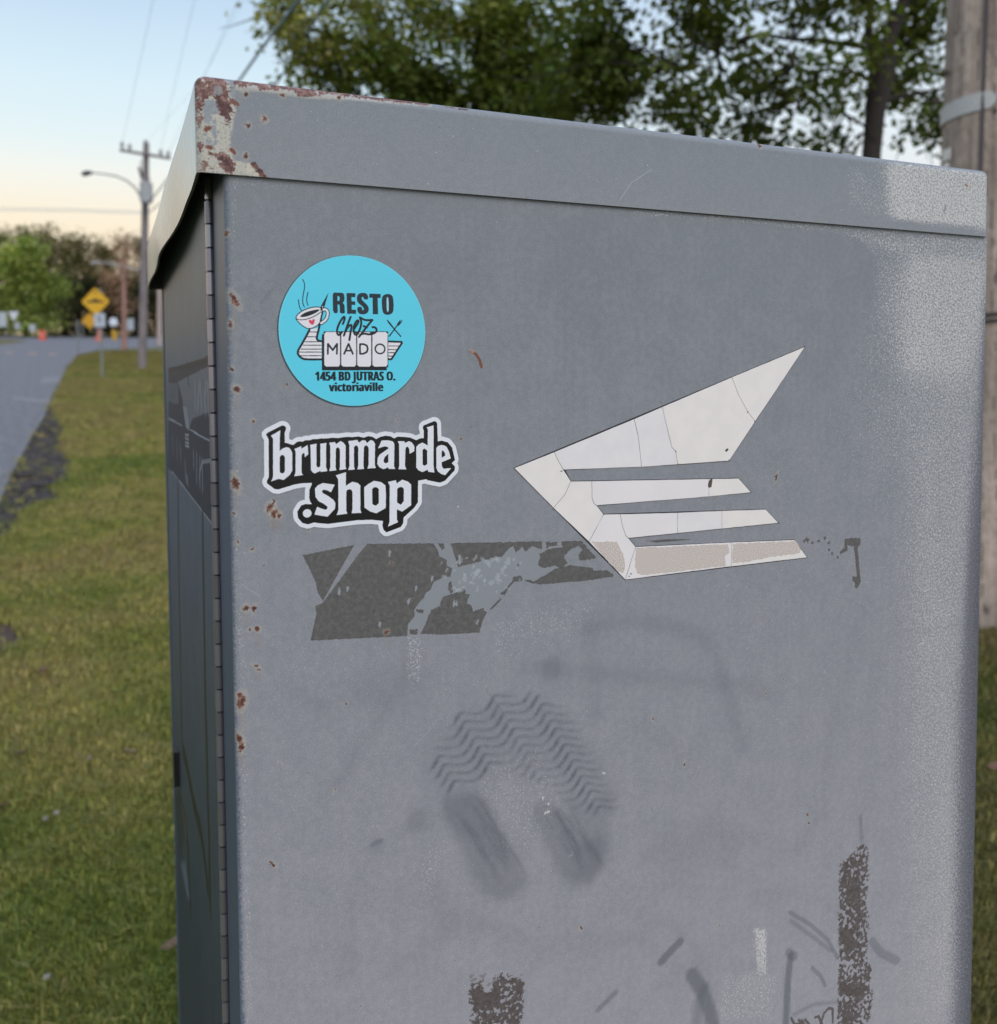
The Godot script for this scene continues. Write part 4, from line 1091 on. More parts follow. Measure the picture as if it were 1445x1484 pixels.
	pr.line(pts([51.97,91.02, 52.06,85.45]), 1.0, ink); pr.line(pts([52.06,85.45, 54.65,88.88, 57.04,85.39]), 1.0, ink); pr.line(pts([57.04,85.39, 56.88,90.98]), 1.0, ink)
	pr.line(pts([60.81,90.95, 63.34,85.31, 65.71,90.91]), 1.0, ink); pr.line(pts([61.78,89.08, 64.87,89.05]), 0.9, ink)
	pr.line(smooth(pts([69.69,85.42, 69.62,90.68, 71.42,90.67, 73.44,89.67, 74.06,87.91, 73.48,86.16, 71.69,85.4]), 0), 1.0, ink, true)
	var oc: Vector2 = Vector2(80.93,87.92)
	pr.fill(disc(oc, 3.15, 3.0), ink); pr.fill(disc(oc, 2.30, 2.15), white)
	# chez, in a brush hand
	for q in [pts([60.3,74.83, 61.08,73.14, 61.51,71.45, 61.25,70.73, 60.66,70.97, 59.17,73.01, 57.88,75.54, 57.17,77.56, 57.08,79.4, 57.63,80.72, 58.48,80.61, 59.28,79.69, 59.87,78.85]), pts([64.77,70.64, 63.53,73.58, 62.11,77.47, 60.76,81.11]), pts([61.57,78.98, 62.97,76.44, 64.19,75.25, 65.15,75.06, 65.21,76.07, 64.66,78.43, 63.8,83.48]), pts([66.21,77.73, 67.62,75.68, 68.85,73.97, 69.11,72.79, 68.52,72.47, 67.48,73.5, 66.41,75.71, 66.21,78.23, 66.7,80.07, 67.55,80.56, 68.6,79.87, 69.66,77.66, 70.46,74.95, 70.59,72.93, 69.75,70.92]), pts([69.75,70.92, 72.16,72.22, 74.24,72.44, 76.86,72.11]), pts([76.86,72.11, 73.85,75.56, 71.38,78.81, 69.09,81.65]), pts([71.7,75.6, 73.84,76.3]), pts([69.62,80.7, 70.67,79.94, 72.41,79.64, 74.14,80.01, 76.23,79.98, 78.17,79.2, 79.23,77.99, 79,76.81, 77.86,75.98, 76.63,76.18])]:
		pr.line(smooth(q, 2, false), 1.15, ink)
	# knife and fork
	pr.fill(smooth(pts([84.88,71.52, 86,72.41, 87.58,74.25, 89.68,76.95, 89.14,77.3, 87.21,75.29, 85.46,73.28]), 1), ink)
	pr.line(pts([89.15,76.96, 92.92,80.94]), 0.7, ink)
	pr.line(pts([86.15,81.04, 90.85,74.94]), 0.7, ink)
	pr.fill(smooth(pts([90.6,74.7, 91.15,73.49, 92.41,72.44, 93.3,73.11, 92.39,74.5, 91.13,75.38]), 1), ink)
	for q in [pts([91.69,73.14, 92.67,71.75]), pts([92.29,73.3, 93.39,71.8]), pts([92.87,73.53, 93.88,72.13])]:
		pr.line(q, 0.35, ink)
	var t0: Vector2 = Vector2(45.1,100.34); var t1: Vector2 = Vector2(89.32,105.39)
	pr.words("1454 BD JUTRAS O.", Rect2(t0, t1 - t0), ap(14, 26, 36), 0.26)
	t0 = Vector2(52.37,106.27); t1 = Vector2(82.28,111.21)
	pr.words("victoriaville", Rect2(t0, t1 - t0), ap(14, 26, 36), 0.26)
	pr.dust(self, 420)
	var vinyl := mat(Color.WHITE, 0.34)
	vinyl.albedo_texture = pr.texture(); vinyl.texture_repeat = false
	bumps(vinyl, 0.008, 77, 0.12)
	var b := MB.new()
	b.prism(disc(c, 41.0, 41.1, 120), 0.0, 0.00025, fxf(), box)
	var st := part("round_sticker", b.mesh(), vinyl, o, off)
	st.set_meta("label", "round pale blue restaurant sticker with a coffee cup")

func word_sticker(o: Node3D, off: Vector3) -> void:
	var ink := ap(16, 16, 19)
	var white := ap(212, 216, 227)
	var black := pts([18.5,133.43, 19.33,132.58, 26.85,128.9, 27.97,129, 28.9,129.78, 28.99,130.85, 28.28,132.74, 28.19,138.06, 29.69,138.41, 31.57,139.12, 32.7,139.42, 34.62,137.87, 36.14,137.53, 37.66,137.77, 39.2,137.05, 41.5,137.11, 43.05,136.58, 45.75,136.58, 47.69,136.32, 50.8,136.41, 53.93,136.11, 56.67,136.38, 59.43,136.07, 61.81,135.86, 64.59,136.09, 68.19,135.8, 69.58,136.23, 71.19,136.59, 73.61,135.78, 76.04,136.24, 78.05,137.57, 80.51,136.37, 83.38,135.81, 86.25,136.2, 88.3,137.46, 90.38,136.52, 94.53,136.83, 97.87,137.32, 101.22,138.83, 103.34,137.88, 105.59,137.74, 105.71,133.9, 105.1,131.86, 105.53,130.66, 111.95,128.29, 113.31,128.8, 113.73,130.03, 113.98,139.8, 116.57,139.55, 120.02,140.59, 122.6,143.74, 124.29,150.79, 122.31,152.56, 124.25,154.69, 124.02,156.74, 118.09,162.44, 115.05,163.45, 107.35,161.62, 107.14,161.04, 102.04,161.7, 101.84,173.83, 99.55,176.95, 93.33,181.97, 93.02,185.19, 91.6,187.25, 83.27,189.75, 81.65,188.2, 81.02,185.48, 81.43,183.21, 74.64,182.09, 66.56,181.89, 55.93,182.53, 50.68,182.87, 45.5,182.12, 43.18,181.55, 39.82,182.42, 36.77,181.4, 34.52,178.58, 34.22,175.22, 36.31,172, 38.46,171.34, 42.15,171.66, 41.05,169.94, 40.67,167.86, 40.89,163.74, 42.22,160.71, 42.1,160.09, 36.92,160.04, 32.72,160.61, 24.39,162.77, 22.52,162.48, 18.49,159.17, 18.51,158.03, 19.58,155.99, 19.83,135.92])
	var outer: PackedVector2Array = Geometry2D.offset_polygon(black, 2.35, Geometry2D.JOIN_ROUND)[0]
	var box := Rect2(outer[0], Vector2.ZERO)
	for q in outer:
		box = box.expand(q)
	box = box.grow(0.5)
	var pr := Print.new(box, 10.0, white)
	pr.fill(black, ink)
	var letters := [
		pts([20.97,134.18, 26.06,131.35, 25.65,135.33, 25.49,142.24, 27.2,141.08, 28.9,140.45, 30.4,140.8, 31.51,142.17, 32.06,143.72, 31.9,153.09, 30.54,155.33, 27.29,157.87, 25.42,157.32, 24.49,157.17, 20.66,158.4, 21.43,157.03, 21.78,155.71, 22.13,135.99, 21.7,135.03]),
		pts([33.23,141.58, 36.86,140.16, 37.03,141.47, 38.77,140.49, 40.31,139.58, 40.46,142.28, 40.62,144.59, 38.67,146.26, 38.52,144.13, 37.76,143.84, 37.09,144.85, 36.96,146, 36.83,153.69, 37.01,154.85, 37.68,155.65, 32.72,156.2, 33.39,154.88, 33.6,153.55, 33.85,143.21]),
		pts([41.66,139.62, 45.13,139.03, 44.99,140.88, 44.87,150.73, 45.13,151.52, 45.9,151.94, 46.68,151.58, 46.96,150.82, 47.12,140.56, 46.99,139.2, 50.45,138.8, 50.23,140.66, 50.06,151.91, 50.73,154.11, 47.22,154.43, 46.84,153.84, 43.92,155.07, 42.77,154.51, 41.83,153.12, 41.8,142.32]),
		pts([51.93,138.77, 55.07,138.47, 55.64,139.66, 58.22,138.02, 59.79,139, 60.95,140.6, 60.71,151.95, 61.17,153.46, 57.28,153.84, 57.63,151.82, 57.76,142.84, 57.18,141.73, 56.6,141.44, 55.8,141.81, 55.51,142.77, 55.26,152.12, 55.63,153.89, 51.7,154.19, 52.32,152, 52.49,140.73]),
		pts([62.36,138.19, 67.46,137.67, 68.3,139.2, 70.28,137.92, 72,138.13, 72.84,139.51, 75.02,137.88, 76.56,138.6, 77.41,140.15, 77.09,151.81, 77.76,153.53, 72.91,153.67, 73.63,151.51, 73.75,142.4, 73.08,141.2, 72.39,140.84, 71.35,141.31, 71.08,142.31, 70.7,151.73, 71.02,153.76, 67.24,153.94, 67.79,151.61, 67.92,142.04, 67.42,141.02, 66.83,140.67, 65.88,141.14, 65.53,141.97, 65.39,151.94, 65.88,153.89, 62.13,154.07, 62.84,151.84, 63,140.55]),
		pts([79,142.75, 80.05,140.8, 81.1,138.45, 84.58,138.35, 87.46,139.03, 88.27,140.05, 88.46,141.26, 88.12,153.04, 88.84,154.55, 85.01,154.32, 84.6,153.42, 82.13,154.4, 79.89,153.31, 78.89,152.08, 78.53,151.07, 78.82,147.9, 79.98,146.16, 84.94,143.02, 84.74,142.22, 83.31,141.77, 82.28,141.86]),
		pts([90.35,139.11, 94.3,139.15, 94.5,140.24, 96.81,139.22, 98.48,139.95, 99.51,141.19, 100.13,142.62, 99.89,145.04, 97.15,146.35, 97.05,143.73, 96.56,142.71, 95.94,142.29, 95.09,142.79, 94.79,144.06, 94.44,152.89, 95.25,155.06, 90.59,154.75, 91.11,152.76, 91.16,140.74]),
		pts([107.43,131.72, 111.58,130.72, 111.55,134.45, 111.28,152.75, 111.75,157.53, 108.04,156.89, 107.75,155.78, 104.63,156.95, 102.31,155.84, 101.06,154.17, 101.18,142.66, 102.46,141.28, 104.8,140.22, 107.89,141.94, 108.03,136.39, 108.14,133.15]),
		pts([113.09,143.44, 114.17,142.46, 116.12,141.9, 118.05,142.37, 119.22,143.1, 120.63,145.73, 121.76,149.87, 116.24,151.79, 116.23,153.35, 116.64,154.8, 117.72,155.66, 119.89,155.34, 121.93,155.34, 118.34,159.25, 115.96,158.57, 113.82,156.93, 112.98,154.85]),
		pts([43.82,163.37, 45.3,161.63, 48.16,160.47, 54.66,161.67, 52.51,165.73, 50.18,164.46, 48.36,164.11, 47.58,164.85, 48.08,165.92, 50.91,167.62, 53.75,169.86, 54.88,171.75, 54.57,174.86, 50.48,178.9, 47.11,178.17, 43.3,177.31, 44.86,173.16, 47.17,174.27, 49.5,175.09, 50.45,174.36, 50.31,173.31, 48.25,171.64, 45.68,170.2, 44.07,167.78]),
		pts([55.26,156.64, 60.92,155.11, 60.7,162.64, 62.58,161.42, 64.45,160.51, 67.37,161.38, 68.8,162.77, 68.67,176.21, 69.29,177.94, 63.68,177.92, 64.24,175.43, 64.37,166.23, 63.86,164.99, 62.8,164.57, 61.47,164.88, 60.92,165.9, 60.78,176.27, 61.39,177.89, 55.47,178.37, 56.46,175.5, 56.54,158.78]),
		pts([70.98,163.93, 73.27,162.19, 76.54,160.59, 80.61,161.47, 83.04,163.45, 83.26,168.53, 83.06,176.1, 77.67,178.71, 74.15,177.49, 70.94,175.13]),
		pts([84.49,161.55, 89.13,160.8, 89.55,162.69, 92.74,160.65, 96.07,161.93, 97.9,163.63, 97.88,175.34, 92.53,178.69, 89.5,177.17, 89.43,182.8, 90.08,184.46, 84.19,186.55, 85.1,184.14, 85.51,163.84])]
	for q in letters:
		pr.fill(q, white)
	for q in [pts([25.43,145.78, 26.01,144.85, 26.77,144.49, 27.7,144.91, 28.13,145.87, 28.01,152.93, 27.54,153.98, 26.6,154.4, 25.67,153.98, 25.3,153.2]), pts([84.9,145.93, 84.85,150.52, 83.4,151.18, 82.38,150.62, 82.1,149.61, 82.83,147.65]), pts([104.89,144.39, 106.04,143.62, 107.6,144.89, 107.52,152.6, 105.94,153.43, 104.8,152.7]), pts([116.3,145.58, 116.95,144.99, 118.23,146.67, 118.31,148.11, 116.26,149.3]), pts([75.39,165.2, 76.22,164.34, 77.14,164.07, 78.39,164.45, 79.2,165.39, 79.1,173.1, 77.45,174.5, 75.4,173.42]), pts([89.74,165.92, 90.63,165.05, 91.86,164.68, 93.08,165.17, 93.62,166.11, 93.55,172.83, 91.74,174.72, 89.65,173.42])]:
		pr.fill(q, ink)
	pr.fill(disc(Vector2(39.46,176.41), 2.35, 2.25), white)
	pr.dust(self, 420)
	var vinyl := mat(Color.WHITE, 0.34)
	vinyl.albedo_texture = pr.texture(); vinyl.texture_repeat = false
	bumps(vinyl, 0.008, 77, 0.12)
	var b := MB.new()
	b.prism(outer, 0.0, 0.0003, fxf(), box)
	var st := part("lettered_sticker", b.mesh(), vinyl, o, off)
	st.set_meta("label", "black and white die-cut shop sticker in blackletter")

func roughen(p: PackedVector2Array, step: float, amp: float) -> PackedVector2Array:
	var q := PackedVector2Array()
	for i in p.size():
		var a := p[i]; var b := p[(i + 1) % p.size()]
		var n := maxi(1, int(a.distance_to(b) / step))
		for j in n:
			var f := Vector2(rng.randf_range(-amp, amp), rng.randf_range(-amp, amp)) if j > 0 else Vector2.ZERO
			q.append(a.lerp(b, float(j) / n) + f)
	return q

func wing(o: Node3D, off: Vector3) -> void:
	# white reflective film in the shape of a wing, cracked into pieces; a dark line of dirt shows round and between them
	var w := Node3D.new()
	w.name = "wing_decal"; w.position = off
	o.add_child(w, true)
	w.set_meta("label", "white wing emblem decal, cracked and peeling along its lowest feather")
	var pieces := [
		pts([161.37,156.99, 187.79,148.4, 189.82,152.81, 193.91,159.32, 198.97,166.6, 194.81,174.46, 187.13,182.09]),
		pts([187.79,148.4, 243.25,129.71, 246.29,140.67, 248.75,159.85, 194.84,159.36, 193.91,159.32, 189.82,152.81]),
		pts([243.25,129.71, 263.92,122.43, 267.06,134.21, 271.27,148.4, 273.99,150.61, 275.71,159.34, 248.75,159.85, 246.29,140.67]),
		pts([263.92,122.43, 317.25,103.85, 322.66,115.46, 330.14,126.48, 336.3,133.19, 315.51,158.53, 275.71,159.34, 273.99,150.61, 271.27,148.4, 267.06,134.21]),
		pts([317.25,103.85, 377.48,83.35, 336.3,133.19, 330.14,126.48, 322.66,115.46]),
		pts([198.97,166.6, 213.26,167.09, 213.45,177.14, 214.79,180.97, 216.73,182.27, 221.59,188.04, 211.31,204.31, 187.13,182.09, 194.81,174.46]),
		pts([213.26,167.09, 299.63,169.65, 299.71,181.21, 216.73,182.27, 214.79,180.97, 213.45,177.14]),
		pts([299.63,169.65, 323.17,170.35, 333.39,180.22, 299.71,181.21]),
		pts([221.59,188.04, 233.39,188.58, 234.79,195.6, 237.39,202.38, 239.39,204.09, 244.43,209.87, 237.03,230.08, 211.31,204.31]),
		pts([233.39,188.58, 275.65,190.25, 275.72,203.46, 239.39,204.09, 237.39,202.38, 234.79,195.6]),
		pts([275.65,190.25, 310.05,191.04, 310.14,202.91, 275.72,203.46]),
		pts([310.05,191.04, 345.62,192.22, 356.4,202.06, 310.14,202.91]),
		pts([244.43,209.87, 317.75,212.42, 317.89,228.44, 237.03,230.08]),
		pts([317.75,212.42, 370,214.51, 381.45,227.6, 317.89,228.44])]
	var film := speckled(ap(216, 213, 217), ap(219, 216, 219), 0.01, 61, 6.0, 0.38, false)
	var dirt := mat(ap(46, 46, 50), 0.8)
	var b := MB.new()
	for outline in [pts([161.37,156.99, 377.48,83.35, 315.51,158.53, 275.71,159.34, 194.84,159.36, 198.97,166.6, 323.17,170.35, 333.39,180.22, 216.73,182.27, 221.59,188.04, 345.62,192.22, 356.4,202.06, 239.39,204.09, 244.43,209.87, 370,214.51, 381.45,227.6, 237.03,230.08])]:
		for g in Geometry2D.offset_polygon(outline, 0.30):
			b.prism(g, 0.0, 0.00008, fxf())
	part("adhesive_edge", b.mesh(), dirt, w)
	var films := [film, speckled(ap(212, 210, 215), ap(216, 214, 217), 0.02, 63, 6.0, 0.42, false), speckled(ap(217, 213, 214), ap(221, 217, 217), 0.02, 64, 6.0, 0.36, false)]
	for q in pieces:
		for g in Geometry2D.offset_polygon(roughen(q, 5.0, 0.07), -0.15):
			b = MB.new()
			b.prism(g, 0.00008, 0.00034, fxf())
			part("decal_piece", b.mesh(), films[rng.randi() % 3], w)
	var bare := speckled(ap(158, 150, 147), ap(216, 207, 202), 0.3, 62, 9.0, 0.75, false)
	for q in [pts([212.85,204.25, 230.83,205.39, 232.42,208.45, 235.41,213.02, 236.42,218.33, 236.82,221.85, 235.43,225.57, 232.44,224.62, 224.53,217.37]), pts([244.43,210.57, 315.31,213.34, 316.03,219.27, 312.5,221.2, 313.44,227.52, 275.42,227.94, 251.58,228.2, 245.48,226.44, 244.05,222.46]), pts([318.65,213.4, 371.2,215.36, 376.07,221.63, 374.66,223.81, 367.04,224.36, 348.29,224.59, 331.13,226.38, 318.76,226.48])]:
		b = MB.new()
		b.prism(roughen(q, 1.6, 0.45), 0.00034, 0.00042, fxf())
		var p := part("worn_patch", b.mesh(), bare, w)
		p.set_meta("label", "patch where the white film has worn to a brownish layer")
	for q in [Vector2(193.91,159.32), Vector2(192.41,160.09), Vector2(273.99,150.96), Vector2(275.71,159.16), Vector2(330.15,126.85), Vector2(335.85,133), Vector2(221.59,188.04), Vector2(239.39,204.09), Vector2(241.24,226.6), Vector2(240.04,228.07), Vector2(187.32,182.44), Vector2(356.86,201.71), Vector2(315.51,158.17)]:
		b = MB.new()
		var chip := PackedVector2Array()
		for i in 7:
			var a := TAU * i / 7.0
			chip.append(q + Vector2(cos(a) * rng.randf_range(0.3, 0.9), sin(a) * rng.randf_range(0.25, 0.7)))
		b.prism(chip, 0.00034, 0.00040, fxf())
		part("chip", b.mesh(), mat(ap(104, 106, 112), 0.8), w)
	for q in [pts([299.43,171.26, 301.15,169.54, 302.45,169.96, 301.62,174.98, 299.46,175.59, 298.79,173.76]), pts([311.93,151.51, 314.12,150.13, 315.01,151.06, 313.26,152.64])]:
		b = MB.new()
		b.prism(q, 0.00034, 0.00040, fxf())
		part("scraped_spot", b.mesh(), mat(ap(78, 72, 68), 0.8), w)

# ------------------------------------------------------------------ wooden pole on the right
func wood(dark: Color, light: Color, sd: int) -> StandardMaterial3D:
	var m := mat(Color.WHITE, 0.9)
	var im := Image.create_empty(256, 1024, false, Image.FORMAT_RGB8)
	var n := noise(0.05, 4, sd)
	var n2 := noise(0.012, 3, sd + 1)
	for y in 1024:
		for x in 256:
			var a := x / 256.0 * TAU
			var cx := cos(a) * 40.0; var sx := sin(a) * 40.0
			var f := 0.5 + 0.5 * n.get_noise_3d(cx * 2.2, sx * 2.2, y * 0.045) + 0.35 * n2.get_noise_3d(cx, sx, y * 0.3)
			var crack := n.get_noise_3d(cx * 1.3 + 300.0, sx * 1.3, y * 0.02)
			var c := dark.lerp(light, clampf(f, 0.0, 1.0))
			if absf(crack) < 0.018:
				c = c.darkened(0.4)
			im.set_pixel(x, y, c)
	m.albedo_texture = ImageTexture.create_from_image(im)
	m.uv1_scale = Vector3(1, 0.35, 1)
	bumps(m, 0.05, sd + 2, 0.5)
	return m

func wooden_pole() -> void:
	var zc := 4.25
	var foot := on(Vector3(2.303, 0.205, -4.348))
	var top := Vector3(2.505, 5.507, -4.613) + Vector3(0, 1.6, 0)
	var o := thing("utility_pole", "thick weathered wooden pole with metal strap and white tag right of the cabinet", "utility pole", foot, "wooden utility poles")
	var wm := wood(ap(100, 90, 84), ap(178, 164, 154), 71)
	var b := MB.new()
	var up := top - foot
	var path := PackedVector3Array([Vector3(0, -0.1, 0)])
	for i in range(1, 13):
		path.append(up * (i / 12.0))
	var rad := []
	for i in 13:
		rad.append(lerpf(0.245, 0.175, i / 12.0))
	b.tube(path, rad, 40)
	part("shaft", b.mesh(), wm, o)
	var axis := func(py: float) -> Vector3:          # point of the axis at a height above the foot
		return up * (py / up.y)
	var rr := func(py: float) -> float:
		return lerpf(0.245, 0.175, py / up.y)
	# flat galvanised strap, tilted, ending in a rounded tip
	var hs: float = Vector3(2.18, 2.639, -4.32).y - foot.y
	b = MB.new()
	var c: Vector3 = axis.call(hs)
	var r: float = rr.call(hs)
	var n := 40
	for i in n:
		for s in 2:
			pass
		var a0 := lerpf(-3.6, -2.02, float(i) / n); var a1 := lerpf(-3.6, -2.02, float(i + 1) / n)
		var h0 := 0.040 * (1.0 if i < n - 4 else sqrt(maxf(0.05, 1.0 - pow((i - n + 4) / 4.0, 2.0)))); var h1 := 0.040 * (1.0 if i + 1 < n - 4 else sqrt(maxf(0.05, 1.0 - pow((i + 1 - n + 4) / 4.0, 2.0))))
		var t0 := 0.008 * (a0 + 2.5); var t1 := 0.008 * (a1 + 2.5)
		var d0 := Vector3(cos(a0), 0, -sin(a0)); var d1 := Vector3(cos(a1), 0, -sin(a1))
		var q0 := c + d0 * (r + 0.010) + Vector3(0, t0, 0); var q1 := c + d1 * (r + 0.010) + Vector3(0, t1, 0)
		b.quad(q0 + Vector3(0, h0, 0), q1 + Vector3(0, h1, 0), q1 - Vector3(0, h1, 0), q0 - Vector3(0, h0, 0), ((d0 + d1) / 2.0).normalized())
		for s in [-1.0, 1.0]:
			b.quad(q0 + Vector3(0, h0 * s, 0), q1 + Vector3(0, h1 * s, 0), q1 + Vector3(0, h1 * s, 0) - d1 * 0.012, q0 + Vector3(0, h0 * s, 0) - d0 * 0.012, Vector3(0, s, 0))
	part("strap", b.mesh(), speckled(ap(150, 153, 156), ap(182, 184, 185), 0.05, 73, 4.0, 0.45, true), o)
	# white tag, washer and nails near the lid
	var view := Vector3(2.089, 2.435, -4.31) - Vector3(0, 1.35, 0)
	for q in [["name_tag", Vector3(1.991, 2.384, -4.107), Vector3(0.066, 0.052, 0.004)], ["washer", Vector3(1.991, 2.326, -4.104), Vector3(0.030, 0.030, 0.005)]]:
		var hh: float = q[1].y - foot.y
		var ax: Vector3 = axis.call(hh); var rad2: float = rr.call(hh)
		var dirv := Vector3(-0.99, 0, 0.07).normalized()
		var pos := ax + dirv * (rad2 + 0.003) + Vector3(0, 0.05, 0)
		var bs := Basis(Vector3.UP, atan2(dirv.x, dirv.z))
		b = MB.new()
		if q[0] == "washer":
			b.tube(PackedVector3Array([pos - dirv * 0.004, pos + dirv * 0.005]), [0.019], 16)
			b.tube(PackedVector3Array([pos + dirv * 0.005, pos + dirv * 0.012]), [0.008], 10)
		else:
			b.box(pos, q[2], bs)
			for s in [-0.027, 0.027]:
				b.tube(PackedVector3Array([pos + bs * Vector3(s, 0, 0.002), pos + bs * Vector3(s, 0, 0.006)]), [0.004], 8)
		part(q[0], b.mesh(), mat(ap(200, 198, 196), 0.5), o)
	# knot holes
	for q in [[Vector3(2.143, 2.825, -4.329), 0.014], [Vector3(2.097, 2.694, -4.323), 0.016], [Vector3(2.276, 2.587, -4.317), 0.012]]:
		var hh: float = q[0].y - foot.y
		var ax: Vector3 = axis.call(hh)
		var off2: float = q[0].x - foot.x - ax.x
		var rad2: float = rr.call(hh)
		var zz := sqrt(maxf(0.0001, rad2 * rad2 - off2 * off2))
		b = MB.new()
		b.tube(PackedVector3Array([Vector3(ax.x + off2, hh, ax.z + zz - 0.01), Vector3(ax.x + off2, hh, ax.z + zz + 0.002)]), [q[1]], 10)
		part("knot", b.mesh(), mat(ap(62, 54, 54), 0.9), o)
	# ground wire stapled down the pole and two turns of dark cable
	b = MB.new()
	var wp := PackedVector3Array()
	for i in 14:
		var hh := up.y * i / 13.0
		var an := -2.42 + 0.035 * i + 0.02 * sin(i * 2.0)
		wp.append(axis.call(hh) + Vector3(cos(an), 0, -sin(an)) * (rr.call(hh) + 0.004))
	b.tube(wp, [0.009], 8)
	part("ground_wire", b.mesh(), mat(ap(66, 62, 66), 0.7), o)
	for h in [Vector3(2.276, 1.668, -4.221).y - foot.y, Vector3(2.276, 1.639, -4.22).y - foot.y]:
		b = MB.new()
		var ring := PackedVector3Array()
		for i in 37:
			var a := TAU * i / 36
			ring.append(axis.call(h) + Vector3(cos(a), 0.06 * cos(a), sin(a)) * (rr.call(h) + 0.006))
		b.tube(ring, [0.008], 7, false)
		part("wire_turn", b.mesh(), mat(ap(60, 56, 58), 0.7), o)

# ------------------------------------------------------------------ poles, lamps, signs along the street
func street() -> void:
	var grey_wood := wood(ap(98, 92, 95), ap(140, 132, 134), 81)
	var metal := mat(ap(128, 132, 140), 0.45, 0.4)
	var dark := mat(ap(66, 68, 74), 0.6)
	# main pole
	var foot := Vector3(-12.032, 1.985, -30.985)
	var o := thing("utility_pole", "slim grey wooden pole with crossarm, transformer and curved street lamp", "utility pole", foot, "wooden utility poles")
	var b := MB.new()
	var P := func(x: float, y: float) -> Vector3:
		return Vector3.ZERO
	var z := 30.0
	b.tube(pts3([-11.832,1.883,-30.465, -11.774,4.127,-30.577, -11.714,6.646,-30.703, -11.652,9.463,-30.844]), [0.135, 0.125, 0.115, 0.095], 10)
	part("shaft", moved(b, -foot), grey_wood, o)
	b = MB.new()
	b.tube(pts3([-12.443,9.175,-30.629, -10.781,8.893,-30.615]), [0.055], 4)
	part("crossarm", moved(b, -foot), grey_wood, o)
	for q in [Vector3(-12.374, 9.323, -30.636), Vector3(-12.123, 9.253, -30.633), Vector3(-11.099, 9.065, -30.624), Vector3(-10.849, 9.018, -30.621), Vector3(-11.637, 9.413, -30.741)]:
		b = MB.new()
		b.tube(PackedVector3Array([q + Vector3(0, -0.12, 0), q, q + Vector3(0, 0.05, 0), q + Vector3(0, 0.12, 0)]), [0.02, 0.055, 0.065, 0.03], 8)
		part("insulator", moved(b, -foot), mat(ap(120, 124, 132), 0.3), o)
	b = MB.new()
	var tc := Vector3(-11.486, 7.706, -30.355)
	b.tube(PackedVector3Array([tc + Vector3(0, -0.32, 0.05), tc + Vector3(0, -0.28, 0.05), tc + Vector3(0, 0.28, 0.05), tc + Vector3(0, 0.33, 0.05)]), [0.17, 0.2, 0.2, 0.19], 16)
	for s in [-0.09, 0.09]:
		b.tube(PackedVector3Array([tc + Vector3(s, 0.32, 0.05), tc + Vector3(s * 1.3, 0.5, 0.05)]), [0.035, 0.02], 6)
	part("transformer", moved(b, -foot), mat(ap(150, 154, 160), 0.5), o)
	b = MB.new()
	b.tube(pts3([-11.752,8.566,-30.398, -11.686,8.385,-30.389, -11.719,8.159,-30.578]), [0.03, 0.05, 0.03], 6)
	b.tube(pts3([-11.683,8.792,-30.41, -11.664,8.114,-30.376]), [0.015], 5)
	part("fuse_cutout", moved(b, -foot), dark, o)
	b = MB.new()
	b.tube(pts3([-11.701,7.385,-30.54, -11.774,7.706,-30.455, -11.892,7.912,-30.366, -12.099,8.094,-30.275, -12.418,8.231,-30.181, -12.779,8.277,-30.083, -13.16,8.3,-29.985]), [0.034, 0.032, 0.03, 0.03, 0.028, 0.026, 0.024], 8)
	part("lamp_arm", moved(b, -foot), metal, o)
	b = MB.new()
	b.tube(pts3([-13.093,8.3,-29.985, -13.227,8.29,-29.984, -13.361,8.257,-29.982, -13.45,8.246,-29.982]), [0.04, 0.085, 0.09, 0.03], 8)
	part("lamp_head", moved(b, -foot), dark, o)
	# farther pole with a second lamp
	foot = Vector3(-24.247, 3.823, -59.416)
	var o2 := thing("utility_pole", "more distant wooden pole reddened with painted low sun, short crossarm and thin lamp arm", "utility pole", foot, "wooden utility poles")
	var sun_red_wood := wood(ap(122, 92, 84), ap(160, 126, 116), 83)  # low sunlight on the pole is painted into the wood colour
	b = MB.new()
	b.tube(pts3([-22.887,3.646,-56.185, -22.874,6.05,-56.305, -22.899,9.173,-56.461]), [0.17, 0.15, 0.12], 8)
	part("shaft", moved(b, -foot), sun_red_wood, o2)
	b = MB.new()
	b.tube(pts3([-21.804,8.534,-56.429, -22.226,8.578,-56.431, -22.606,8.665,-56.436, -23.492,8.881,-56.447, -24.125,9.011,-56.453, -24.632,8.992,-56.452]), [0.05, 0.06, 0.06, 0.055, 0.05, 0.05], 6)
	part("lamp_arm", moved(b, -foot), mat(ap(150, 148, 150), 0.5), o2)
	b = MB.new()
	b.tube(pts3([-24.463,9.013,-56.453, -24.674,8.972,-56.451, -24.886,8.931,-56.449]), [0.08, 0.14, 0.06], 8)
	part("lamp_head", moved(b, -foot), mat(ap(150, 148, 150), 0.5), o2)
	foot = Vector3(-27.8, 4.808, -75.361)
	var o3 := thing("utility_pole", "pale far pole just left of the cabinet, partly hidden under its lid", "utility pole", foot, "wooden utility poles")
	b = MB.new()
	b.tube(pts3([-25.915,4.521,-70.246, -25.885,9.847,-70.512, -25.914,14.066,-70.723]), [0.17, 0.15, 0.12], 8)
	part("shaft", moved(b, -foot), wood(ap(150, 136, 132), ap(182, 166, 160), 85), o3)
	# wires
	var wire := mat(ap(150, 170, 184), 0.7)
